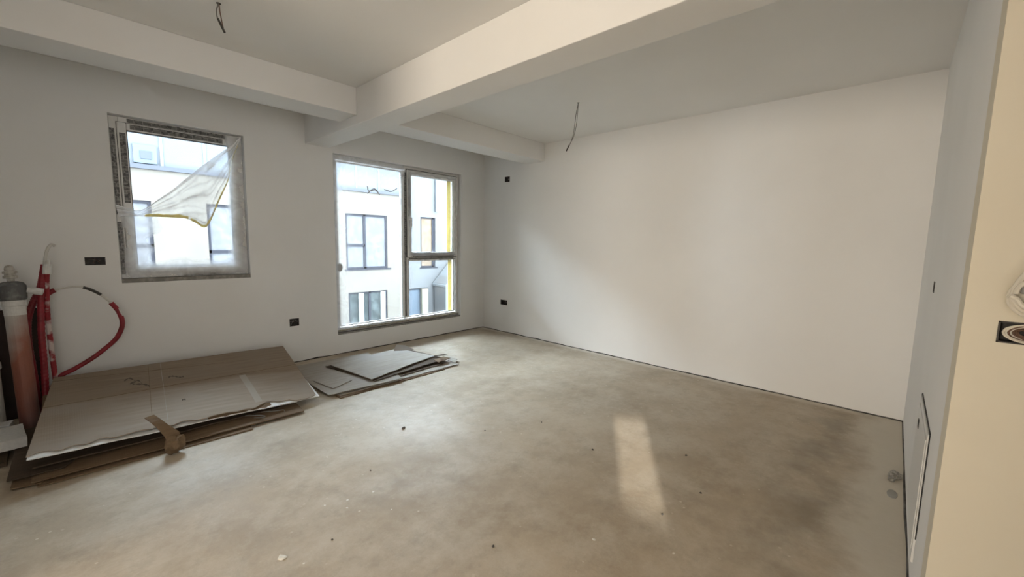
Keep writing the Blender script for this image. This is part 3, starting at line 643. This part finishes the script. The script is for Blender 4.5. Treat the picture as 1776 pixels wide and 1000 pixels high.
# ------------------------------------------------------------------ pipes in the left corner
def mat_drain():
    m = bpy.data.materials.new('orange_drain_pipe_with_white_overspray'); m.use_nodes = True
    nt = m.node_tree; N = nt.nodes; L = nt.links; b = N['Principled BSDF']; b.inputs['Roughness'].default_value = 0.55
    tc = N.new('ShaderNodeTexCoord'); s = N.new('ShaderNodeSeparateXYZ'); L.new(tc.outputs['Object'], s.inputs[0])
    t = N.new('ShaderNodeTexNoise'); t.inputs['Scale'].default_value = 9; t.inputs['Detail'].default_value = 6; L.new(tc.outputs['Object'], t.inputs[0])
    ad = N.new('ShaderNodeMath'); ad.operation = 'MULTIPLY_ADD'; ad.inputs[1].default_value = 0.25; L.new(t.outputs['Fac'], ad.inputs[0]); L.new(s.outputs['Z'], ad.inputs[2])
    xs = N.new('ShaderNodeMath'); xs.operation = 'MULTIPLY_ADD'; xs.inputs[1].default_value = -2.2; L.new(s.outputs['X'], xs.inputs[0]); L.new(ad.outputs[0], xs.inputs[2])
    r = N.new('ShaderNodeValToRGB'); e = r.color_ramp.elements; e[0].position = 0.0; e[0].color = (0.17, 0.11, 0.10, 1); e[1].position = 1.0; e[1].color = (0.60, 0.58, 0.55, 1)
    q = e.new(0.35); q.color = (0.20, 0.065, 0.042, 1); q = e.new(0.55); q.color = (0.25, 0.085, 0.05, 1); q = e.new(0.78); q.color = (0.46, 0.43, 0.40, 1)
    mr = N.new('ShaderNodeMapRange'); mr.inputs[1].default_value = 0.55; mr.inputs[2].default_value = 1.85; L.new(xs.outputs[0], mr.inputs[0])
    L.new(mr.outputs[0], r.inputs[0]); L.new(r.outputs[0], b.inputs['Base Color']); return m
dp = empty('drain_pipe', (-0.265, 4.27, 0)); tag(dp, 'thick orange drain pipe dusted with white paint in left corner', 'pipe')
tilt = Matrix.Translation((-0.265, 4.27, 0)) @ Matrix.Rotation(math.radians(-5), 4, 'X') @ Matrix.Rotation(math.radians(-1.0), 4, 'Y')
part('pipe_body', mat_drain(), dp, lambda bm: lathe(bm, 0, 0, [(0.050, 0.0), (0.050, 0.82), (0.046, 0.83)], 28, tilt))
part('pipe_socket', eps, dp, lambda bm: lathe(bm, 0, 0, [(0.051, 0.80), (0.053, 0.86), (0.057, 0.865), (0.057, 0.90), (0.050, 0.905)], 28, tilt))
part('pipe_cap', grey_fit, dp, lambda bm: (lathe(bm, 0, 0, [(0.058, 0.90), (0.064, 0.915), (0.066, 1.00), (0.055, 1.02), (0.03, 1.03)], 28, tilt)))
part('cap_arm', grey_fit, dp, lambda bm: tube(bm, [(-0.27, 4.36, 0.965), (-0.40, 4.37, 0.965), (-0.52, 4.38, 0.96)], 0.05, 16, 2))
part('tap', tap_m, dp, lambda bm: lathe(bm, 0, 0, [(0.018, 1.02), (0.018, 1.05), (0.034, 1.052), (0.034, 1.068), (0.026, 1.070), (0.026, 1.083), (0.034, 1.085), (0.034, 1.098), (0.022, 1.10), (0.024, 1.115), (0.018, 1.135), (0.006, 1.14)], 18, tilt))
part('side_plug', eps, dp, lambda bm: tube(bm, [(-0.215, 4.345, 0.965), (-0.18, 4.34, 0.955), (-0.145, 4.335, 0.945)], lambda f: 0.020 if f < 0.5 else 0.024, 12, 2))
wp = empty('waste_pipe', (-0.42, 4.42, 0)); tag(wp, 'short pale grey pipe stub at the far left edge', 'pipe')
part('pipe_body', pex, wp, lambda bm: lathe(bm, -0.425, 4.42, [(0.045, 0.0), (0.045, 0.42), (0.053, 0.43), (0.053, 0.47), (0.040, 0.48)], 24))

bm = bmesh.new(); bx(bm, -0.60, -0.19, 0, 0.012, 0, 0.80, 0.002)
bmesh.ops.transform(bm, matrix=Matrix.Translation((0, 4.60, 0)) @ Matrix.Rotation(math.radians(-5), 4, 'X'), verts=bm.verts)
o = obj('gap_dark_board', bm, mat('black_brown_board', (0.022, 0.014, 0.012), 0.9, (6, (0.045, 0.025, 0.02), 0.4, 0.7))); tag(o, 'dark board added to blacken the gap behind the drain pipe', 'board')  # dark sheet added to blacken the gap between the pipes
def hose(label, pts, rad, m, ripple=0.05, tip=None):
    base = Vector(pts[0]); root = empty('water_hose', base); tag(root, label, 'hose')
    part('sleeve', m, root, lambda bm: tube(bm, pts, rad, 12, 14, ripple))
    if tip: part('inner_pipe', pex, root, lambda bm: tube(bm, tip, 0.010, 10, 6))
    return root
hose('tall red corrugated hose with pale bent tip', [(-0.205, 4.43, 0.0), (-0.190, 4.44, 0.20), (-0.182, 4.45, 0.40), (-0.178, 4.45, 0.62), (-0.165, 4.45, 0.85), (-0.145, 4.45, 1.03), (-0.128, 4.45, 1.13)], 0.019, red, 0.05,
     [(-0.129, 4.45, 1.12), (-0.118, 4.45, 1.185), (-0.105, 4.448, 1.24), (-0.085, 4.445, 1.272), (-0.068, 4.44, 1.265)])
hose('dark red hose bowed out beside the drain pipe', [(-0.235, 4.46, 0.0), (-0.235, 4.47, 0.30), (-0.245, 4.48, 0.55), (-0.238, 4.49, 0.72), (-0.205, 4.50, 0.85), (-0.165, 4.50, 0.95), (-0.14, 4.50, 1.06)], 0.020, red)
hose('red hose whitened by paint nearest the hose loop', [(-0.128, 4.475, 0.0), (-0.136, 4.475, 0.30), (-0.139, 4.475, 0.50), (-0.140, 4.47, 0.75), (-0.129, 4.455, 0.98), (-0.118, 4.43, 1.10)], 0.015, red_dusty, 0.03,
     [(-0.119, 4.42, 1.09), (-0.112, 4.425, 1.13), (-0.108, 4.43, 1.16)])
part_clip = empty('pipe_clip', (-0.115, 4.425, 1.09)); tag(part_clip, 'white plastic clip holding the red hoses together', 'clip')
part('clip_band', eps, part_clip, lambda bm: tube(bm, [(-0.120, 4.43, 1.065), (-0.118, 4.43, 1.10), (-0.112, 4.432, 1.135)], 0.023, 12, 2))
lp = empty('hose_loop', (-0.119, 4.5, 0.25)); tag(lp, 'looped red hose with bare white and black middle section', 'hose')
L1 = [(-0.17, 4.52, 0.86), (-0.135, 4.505, 0.908), (-0.110, 4.50, 0.930), (-0.092, 4.50, 0.940)]
L2 = [(-0.11, 4.50, 0.932), (-0.060, 4.50, 0.948), (0.0, 4.50, 0.957), (0.055, 4.50, 0.949), (0.11, 4.50, 0.915), (0.150, 4.50, 0.880), (0.195, 4.50, 0.822), (0.212, 4.50, 0.795)]
L3 = [(0.196, 4.50, 0.818), (0.232, 4.50, 0.752), (0.251, 4.50, 0.672), (0.243, 4.50, 0.605), (0.205, 4.50, 0.525), (0.135, 4.50, 0.455), (0.064, 4.50, 0.395), (-0.03, 4.50, 0.335), (-0.119, 4.50, 0.280), (-0.19, 4.49, 0.12), (-0.21, 4.48, 0.0)]
part('sleeve', red, lp, lambda bm: tube(bm, L1, 0.017, 12, 8, 0.03)); part('inner_pipe', pex, lp, lambda bm: tube(bm, L2, lambda f: 0.006+0.004*f, 10, 8))
part('sleeve', red, lp, lambda bm: tube(bm, L3, 0.0165, 12, 12, 0.03))
part('black_tape', wire_dark, lp, lambda bm: tube(bm, [(0.052, 4.499, 0.9505), (0.085, 4.499, 0.934), (0.118, 4.499, 0.910), (0.145, 4.499, 0.886)], 0.0105, 10, 6))
part('paint_splash', eps, lp, lambda bm: tube(bm, [(0.222, 4.494, 0.790), (0.246, 4.494, 0.735), (0.258, 4.494, 0.685)], lambda f: 0.010*math.sin(math.pi*(0.12+0.8*f)), 8, 8))

# ------------------------------------------------------------------ cardboard
def sheet(name, corners, thick, m, label, cat='cardboard', group=None, torn=0.0, bend=0.0, nx=26, ny=14, seed=0, parent=None, ripple=0.004):
    """a cardboard sheet: corners = front left, front right, rear right, rear left; torn = raggedness of the front edge"""
    fl, fr_, rr, rl = [Vector(c_) for c_ in corners]; bm = bmesh.new(); T = []; B = []
    nrm = ((fr_-fl).cross(rl-fl)).normalized()
    for j in range(ny+1):
        ta, tb = [], []
        for i in range(nx+1):
            u, v = i/nx, j/ny
            ve = v
            if torn: 
                k = mnoise.noise(Vector((u*7+seed, seed, 0)))*0.7+mnoise.noise(Vector((u*19+seed, 4, seed)))*0.4
                ve = v+(1-v)**3*torn*k
            p = fl.lerp(fr_, u).lerp(rl.lerp(rr, u), ve)
            p += nrm*(bend*math.sin(math.pi*u)*math.sin(math.pi*min(1, v+0.25))+ripple*mnoise.noise(Vector((p.x*2.3+seed, p.y*2.3, 0))))
            ta.append(bm.verts.new(p+nrm*thick)); tb.append(bm.verts.new(p))
        T.append(ta); B.append(tb)
    for j in range(ny):
        for i in range(nx):
            bm.faces.new((T[j][i], T[j][i+1], T[j+1][i+1], T[j+1][i])); bm.faces.new((B[j][i], B[j+1][i], B[j+1][i+1], B[j][i+1]))
    for i in range(nx):
        bm.faces.new((T[0][i+1], T[0][i], B[0][i], B[0][i+1])); bm.faces.new((T[ny][i], T[ny][i+1], B[ny][i+1], B[ny][i]))
    for j in range(ny):
        bm.faces.new((T[j][0], T[j+1][0], B[j+1][0], B[j][0])); bm.faces.new((T[j+1][nx], T[j][nx], B[j][nx], B[j+1][nx]))
    o = obj(name, bm, m)
    if parent: put(o, parent)
    else: tag(o, label, cat, group)
    return o
G1 = 'flattened cardboard boxes in the big stack'
# bottom sheets lying on the floor, shade under the stack put into their browns
sheet('cardboard_sheet', [(-0.205, 3.245, 0.001), (0.80, 3.215, 0.001), (0.82, 4.1, 0.001), (-0.20, 4.1, 0.001)], 0.006, card_brown, 'lowest brown cardboard sheet on the floor under the big stack', group=G1, torn=0.006, seed=1)
sheet('cardboard_sheet', [(-0.30, 3.295, 0.009), (-0.19, 3.27, 0.009), (0.30, 4.15, 0.012), (-0.28, 4.2, 0.012)], 0.006, card_brown, 'brown cardboard sheet poking out furthest left at the stack foot', group=G1, torn=0.01, seed=2)
sheet('cardboard_sheet', [(-0.225, 3.275, 0.020), (1.16, 3.262, 0.014), (1.2, 4.2, 0.04), (-0.22, 4.2, 0.05)], 0.007, card_brown, 'brown cardboard sheet second from the floor in the big stack', group=G1, torn=0.010, seed=3)
sheet('cardboard_sheet', [(-0.315, 3.36, 0.034), (-0.10, 3.34, 0.036), (0.3, 4.1, 0.064), (-0.30, 4.1, 0.064)], 0.006, card_dark_shaded, 'shade-darkened brown cardboard sheet at the left corner of the stack', group=G1, torn=0.012, seed=4)
sheet('cardboard_sheet', [(-0.225, 3.40, 0.050), (1.05, 3.42, 0.030), (1.25, 4.25, 0.09), (-0.20, 4.25, 0.11)], 0.008, card_dark_shaded, 'brown cardboard sheet third from the floor in the big stack', group=G1, torn=0.012, seed=5)
sheet('cardboard_sheet', [(-0.215, 3.56, 0.085), (0.95, 3.60, 0.055), (1.3, 4.3, 0.15), (-0.18, 4.3, 0.18)], 0.008, card_dark_shaded, 'shade-darkened cardboard sheet in the middle of the big stack', group=G1, torn=0.02, seed=6)
# white foam sheet under the top sheet and the pale top sheet itself
sheet('foam_sheet', [(-0.236, 3.315, 0.139), (1.335, 3.405, 0.046), (1.375, 4.35, 0.215), (-0.15, 4.35, 0.268)], 0.006, white_foam, 'thin white foam sheet showing under the top cardboard sheet', 'foam sheet', torn=0.012, seed=7)
TOPC = [(-0.238, 3.335, 0.150), (1.315, 3.43, 0.058), (1.405, 4.45, 0.262), (-0.143, 4.42, 0.302)]
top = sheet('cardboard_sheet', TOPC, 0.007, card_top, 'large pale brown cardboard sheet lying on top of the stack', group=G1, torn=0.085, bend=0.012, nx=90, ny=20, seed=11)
def on_top(u, v, lift=0.0):
    fl, fr_, rr, rl = [Vector(c_) for c_ in TOPC]; n = ((fr_-fl).cross(rl-fl)).normalized()
    p = fl.lerp(fr_, u).lerp(rl.lerp(rr, u), v)
    return p+n*(0.007+0.012*math.sin(math.pi*u)*math.sin(math.pi*min(1, v+0.25))+0.004*mnoise.noise(Vector((p.x*2.3+11, p.y*2.3, 0)))+lift)
def strip_on_top(name, m, u0, v0, u1, v1, wdt, label, along='v', lift=0.0012):
    bm = bmesh.new(); prev = None
    for i in range(25):
        t = i/24; u = u0+(u1-u0)*t; v = v0+(v1-v0)*t
        q = (wdt, 0) if along == 'v' else (0, wdt)
        cur = [bm.verts.new(on_top(u, v, lift)), bm.verts.new(on_top(u+q[0], v+q[1], lift)), bm.verts.new(on_top(u+q[0], v+q[1], -0.001)), bm.verts.new(on_top(u, v, -0.001))]
        if prev:
            for k in range(4): bm.faces.new((prev[k], prev[(k+1) % 4], cur[(k+1) % 4], cur[k]))
        prev = cur
    o = obj(name, bm, m); put(o, top); o['label'] = label
strip_on_top('packing_tape', tape_clear, 0.72, 0.05, 0.70, 0.52, 0.030, 'clear packing tape')
strip_on_top('fold_crease', card_brown, 0.0, 0.53, 1.0, 0.56, 0.006, 'dark fold line', 'u', 0.0009)
strip_on_top('fold_crease', card_brown, 0.0, 0.93, 0.66, 0.82, 0.004, 'dark fold line', 'u', 0.0008)
strip_on_top('fold_crease', card_brown, 0.335, 0.05, 0.335, 0.98, 0.0014, 'dark fold line', 'v', 0.0008)
strip_on_top('fold_crease', card_grey, 0.385, 0.05, 0.385, 0.98, 0.0018, 'pale fold line', 'v', 0.0008)
for pts in ([(0.245, 0.76), (0.265, 0.79), (0.285, 0.72), (0.275, 0.68), (0.30, 0.66), (0.325, 0.63), (0.335, 0.60)], [(0.265, 0.69), (0.295, 0.73), (0.31, 0.65)], [(0.41, 0.70), (0.425, 0.71), (0.44, 0.69), (0.455, 0.665), (0.47, 0.67)], [(0.445, 0.285), (0.452, 0.29), (0.458, 0.28)]):
    bm = bmesh.new(); prev = None; pp = catmull([(u, v, 0) for u, v in pts], 4)
    for i, q in enumerate(pp):
        hw = 0.013*(0.6+0.5*math.sin(i*1.7))
        cur = [bm.verts.new(on_top(q.x, q.y-hw, 0.0012)), bm.verts.new(on_top(q.x, q.y+hw, 0.0012)), bm.verts.new(on_top(q.x, q.y+hw, -0.001)), bm.verts.new(on_top(q.x, q.y-hw, -0.001))]
        if prev:
            for k in range(4): bm.faces.new((prev[k], prev[(k+1) % 4], cur[(k+1) % 4], cur[k]))
        prev = cur
    o = obj('ink_scrawl', bm, ink); put(o, top); o['label'] = 'dark scrawled mark'
# torn front flaps of the top sheet: folded edge strips at the right
for (u0, u1, vd, dz, m_) in ((0.52, 0.78, 0.05, -0.012, card_brown), (0.74, 0.90, 0.04, -0.020, white_foam)):
    bm = bmesh.new(); prev = None
    for i in range(17):
        u = u0+(u1-u0)*i/16; k = 0.3*mnoise.noise(Vector((u*30, 2, 0)))
        a0 = on_top(u, 0.03, -0.009); a1 = a0+Vector((0.0, -vd*(1+k), dz*1.2))
        cur = [bm.verts.new(a0), bm.verts.new(a1), bm.verts.new(a1+Vector((0, 0, -0.004))), bm.verts.new(a0+Vector((0, 0, -0.004)))]
        if prev:
            for q in range(4): bm.faces.new((prev[q], prev[(q+1) % 4], cur[(q+1) % 4], cur[q]))
        prev = cur
    o = obj('torn_flap', bm, m_); put(o, top)
# crumpled scrap hanging over the front edge
sc = empty('cardboard_scrap', (0.36, 3.2, 0.0)); tag(sc, 'crumpled brown cardboard scrap leaning on the stack front', 'cardboard')
def scrap_strip(bm):
    P = [((0.245, 3.32, 0.228), (0.292, 3.33, 0.232)), ((0.270, 3.275, 0.205), (0.322, 3.285, 0.204)), ((0.298, 3.235, 0.165), (0.352, 3.245, 0.170)), ((0.322, 3.205, 0.120), (0.392, 3.21, 0.130)), ((0.332, 3.185, 0.078), (0.405, 3.19, 0.082))]
    prev = None
    for l, r in P:
        l, r = Vector(l), Vector(r); n = Vector((0, 0.55, -0.8))*0.005
        cur = [bm.verts.new(l), bm.verts.new(r), bm.verts.new(r+n), bm.verts.new(l+n)]
        if prev:
            for k in range(4): bm.faces.new((prev[k], prev[(k+1) % 4], cur[(k+1) % 4], cur[k]))
        else: bm.faces.new(cur[::-1])
        prev = cur
    bm.faces.new(prev); bmesh.ops.recalc_face_normals(bm, faces=bm.faces)
part('folded_strip', card_brown, sc, scrap_strip)
def crumple(bm):
    bmesh.ops.create_icosphere(bm, subdivisions=3, radius=1.0)
    for v in bm.verts:
        p = v.co.copy(); k = 1+0.35*mnoise.noise(p*1.8+Vector((3, 1, 2)))+0.22*abs(mnoise.noise(p*4.1))-0.1
        v.co = Vector((0.366+p.x*0.052*k, 3.195+p.y*0.045*k, max(0.002, 0.062+p.z*0.062*k)))
part('crumpled_end', card_brown, sc, crumple)
# thin plastic straps in the dark gap
st = empty('packing_strap', (0.85, 3.36, 0.04)); tag(st, 'thin grey packing strap curling out under the top sheet', 'strap')
part('strap_band', wire_grey, st, lambda bm: tube(bm, [(0.80, 3.40, 0.046), (0.86, 3.33, 0.052), (0.90, 3.30, 0.044), (0.885, 3.31, 0.034), (0.84, 3.34, 0.036)], 0.004, 6, 6))
part('strap_band', wire_grey, st, lambda bm: tube(bm, [(0.90, 3.38, 0.050), (0.98, 3.32, 0.054), (1.03, 3.31, 0.050), (1.035, 3.305, 0.034)], 0.003, 6, 6))

# polystyrene and rubbish between the stack and the pipes
def eps_block(label, c0, size, rz, tiltx=0.0):
    bm = bmesh.new(); bx(bm, -size[0]/2, size[0]/2, -size[1]/2, size[1]/2, 0, size[2])
    bmesh.ops.subdivide_edges(bm, edges=bm.edges, cuts=3, use_grid_fill=True)
    for v in bm.verts: v.co += Vector((1, 1, 1))*0.007*mnoise.noise(v.co*14+Vector(c0))
    bmesh.ops.transform(bm, matrix=Matrix.Translation(c0) @ Matrix.Rotation(rz, 4, 'Z') @ Matrix.Rotation(tiltx, 4, 'Y'), verts=bm.verts)
    o = obj('polystyrene_block', bm, eps); tag(o, label, 'polystyrene'); return o
eps_block('flat white polystyrene slab at the left end of the stack', (-0.45, 3.90, 0.066), (0.36, 0.30, 0.055), 0.10)
eps_block('small white polystyrene offcut at the far left edge', (-0.47, 4.0, 0.128), (0.17, 0.09, 0.035), 0.2)
eps_block('grey-white polystyrene lump between slab and drain pipe', (-0.41, 4.145, 0.0), (0.15, 0.10, 0.122), -0.1)
sheet('cardboard_sheet', [(-0.60, 3.72, 0.001), (-0.335, 3.68, 0.001), (-0.335, 4.03, 0.030), (-0.60, 4.05, 0.030)], 0.028, card_dark_shaded, 'dark cardboard under the white polystyrene slab', group=G1, torn=0.02, seed=21)
sheet('cardboard_scrap', [(-0.225, 4.31, 0.002), (-0.165, 4.28, 0.002), (-0.150, 4.38, 0.20), (-0.200, 4.40, 0.19)], 0.005, card_brown, 'small brown cardboard scrap standing beside the drain pipe', torn=0.05, nx=8, ny=8, seed=22)

# second, lower pile under the french window
G2 = 'flattened cardboard boxes in the low pile'
sheet('cardboard_sheet', [(1.485, 3.345, 0.001), (2.62, 3.375, 0.001), (2.70, 4.25, 0.001), (1.48, 4.30, 0.001)], 0.007, card_brown, 'lowest cardboard sheet of the low pile under the french window', group=G2, torn=0.015, seed=31, ripple=0.001)
sheet('cardboard_sheet', [(1.50, 3.385, 0.010), (2.82, 3.40, 0.009), (2.75, 4.30, 0.009), (1.46, 4.32, 0.010)], 0.006, card_grey, 'greyish cardboard sheet reaching furthest right in the low pile', group=G2, torn=0.02, seed=32, ripple=0.001)
sheet('cardboard_sheet', [(1.60, 3.42, 0.020), (2.70, 3.50, 0.018), (2.72, 4.32, 0.018), (1.45, 4.40, 0.018)], 0.006, card_dark_shaded, 'dark cardboard sheet under the top of the low pile', group=G2, torn=0.02, seed=33, ripple=0.001)
sheet('cardboard_sheet', [(1.42, 3.42, 0.028), (2.10, 3.36, 0.028), (2.30, 4.42, 0.028), (1.40, 4.45, 0.028)], 0.006, card_grey, 'wide greyish cardboard sheet in the middle of the low pile', group=G2, torn=0.01, seed=34, ripple=0.001)
sheet('cardboard_sheet', [(1.84, 3.47, 0.052), (2.74, 3.72, 0.050), (2.62, 4.30, 0.046), (1.76, 4.16, 0.052)], 0.006, card_grey, 'pale grey cardboard sheet on top of the low pile', group=G2, torn=0.02, seed=35, ripple=0.001, bend=0.008)
sheet('cardboard_sheet', [(1.86, 3.45, 0.038), (2.80, 3.58, 0.036), (2.70, 4.25, 0.036), (1.72, 4.2, 0.036)], 0.007, card_dark_shaded, 'dark cardboard sheet just below the pale top of low pile', group=G2, torn=0.02, seed=36, ripple=0.001)
sheet('cardboard_sheet', [(1.46, 3.84, 0.038), (1.50, 3.52, 0.038), (1.72, 3.62, 0.038), (1.70, 3.95, 0.037)], 0.005, card_grey, 'small square cardboard piece at the left of low pile', group=G2, torn=0.03, nx=10, ny=10, seed=37, ripple=0.001)
sheet('cardboard_scrap', [(2.52, 4.22, 0.050), (2.72, 4.10, 0.055), (2.66, 4.20, 0.10), (2.58, 4.26, 0.11)], 0.004, card_grey, 'bent grey cardboard corner sticking up behind low pile', torn=0.05, nx=8, ny=8, seed=38)
for k, (x, y, s, rz) in enumerate(((2.72, 3.52, 0.10, 0.3), (2.86, 3.50, 0.09, 0.9), (2.80, 3.66, 0.08, -0.4))):
    c_, s_ = math.cos(rz)*s, math.sin(rz)*s
    sheet('cardboard_scrap', [(x-c_, y-s_, 0.046+0.008*k if k != 1 else 0.018), (x+c_, y+s_*0.5, 0.05 if k != 1 else 0.02), (x+c_*0.7, y+s_+0.07, 0.056 if k != 1 else 0.024), (x-c_*0.8, y+0.08, 0.05 if k != 1 else 0.018)], 0.005, (card_brown, card_grey, card_dark_shaded)[k],
          ('torn brown cardboard scrap at the right end of low pile', 'torn grey cardboard scrap lying furthest right of low pile', 'torn dark cardboard scrap behind the right end of low pile')[k], nx=8, ny=6, torn=0.2, seed=40+k)

# ------------------------------------------------------------------ small rubble on the floor
def chip(name, loc, s, m, label, cat, group=None, flat=0.3, seed=0):
    bm = bmesh.new(); bmesh.ops.create_icosphere(bm, subdivisions=2, radius=1.0)
    for v in bm.verts:
        p = v.co.copy(); k = 1+0.5*mnoise.noise(p*1.5+Vector((seed*3.1, seed, 1)))
        v.co = Vector((p.x*s*k, p.y*s*k*0.75, max(-0.6, p.z)*s*flat*k))
    zmin = min(v.co.z for v in bm.verts); rz = Matrix.Rotation(seed*1.3, 4, 'Z')
    for v in bm.verts: v.co = rz @ (v.co-Vector((0, 0, zmin)))
    o = obj(name, bm, m); o.location = (loc[0], loc[1], 0.0); tag(o, label, cat, group); return o
GC = 'dark crumbs on the floor'
for k, (x, y, s) in enumerate(((1.557, 2.488, 0.014), (2.265, 1.348, 0.008), (2.632, 0.876, 0.008), (1.95, 0.745, 0.007), (2.277, 0.668, 0.007), (1.20, 1.20, 0.007), (0.72, 1.75, 0.006), (1.95, 2.05, 0.006), (1.12, 2.15, 0.006), (2.35, 1.85, 0.006))):
    chip('dirt_crumb', (x, y), s, crumb_d, 'tiny dark crumb lying on the bare concrete floor', 'crumb', GC, 0.6, k)
chip('plaster_chip', (0.528, 1.795), 0.020, crumb_l, 'elongated white plaster chip near the bottom edge left of middle', 'plaster chip', 'white plaster chips', 0.2, 21)
GP = 'white plaster chips'
for k, (x, y, s) in enumerate(((1.556, 0.90, 0.009), (1.73, 0.60, 0.006), (0.90, 1.98, 0.008), (0.87, 1.92, 0.007), (1.03, 1.95, 0.007), (0.80, 2.02, 0.006), (0.58, 1.70, 0.005), (1.02, 1.75, 0.004))):
    chip('plaster_chip', (x, y), s, crumb_l, 'small white plaster speck on the concrete floor', 'plaster chip', GP, 0.12, 30+k)
rb = empty('mortar_rubble', (3.25, -0.125, 0)); tag(rb, 'little heap of grey mortar rubble at the return wall foot', 'rubble')
rr = random.Random(3)
for k in range(9):
    def lump(bm):
        bmesh.ops.create_icosphere(bm, subdivisions=2, radius=1.0); s = 0.012+0.016*rr.random(); cx = 3.25+0.05*(rr.random()-0.5)*2; cy = -0.118+0.03*(rr.random()-0.3)
        for v in bm.verts:
            p = v.co.copy(); kk = 1+0.5*mnoise.noise(p*1.7+Vector((k*5, 1, 2))); v.co = Vector((cx+p.x*s*kk, max(NY+0.001, cy+p.y*s*kk), max(0, s*0.8+p.z*s*kk)))
    part('rubble_lump', rubble_m, rb, lump)
bm = bmesh.new(); lathe(bm, 0, 0, [(0.05, 0.0), (0.048, 0.0025), (0.02, 0.0035)], 20, Matrix.Translation((3.03, -0.105, 0)) @ Matrix.Diagonal((1.1, 0.45, 1, 1)))
o = obj('filler_blob', bm, mat('grey_filler', (0.36, 0.35, 0.32), 0.9)); tag(o, 'flat oval grey filler blob beside the mortar rubble', 'filler')
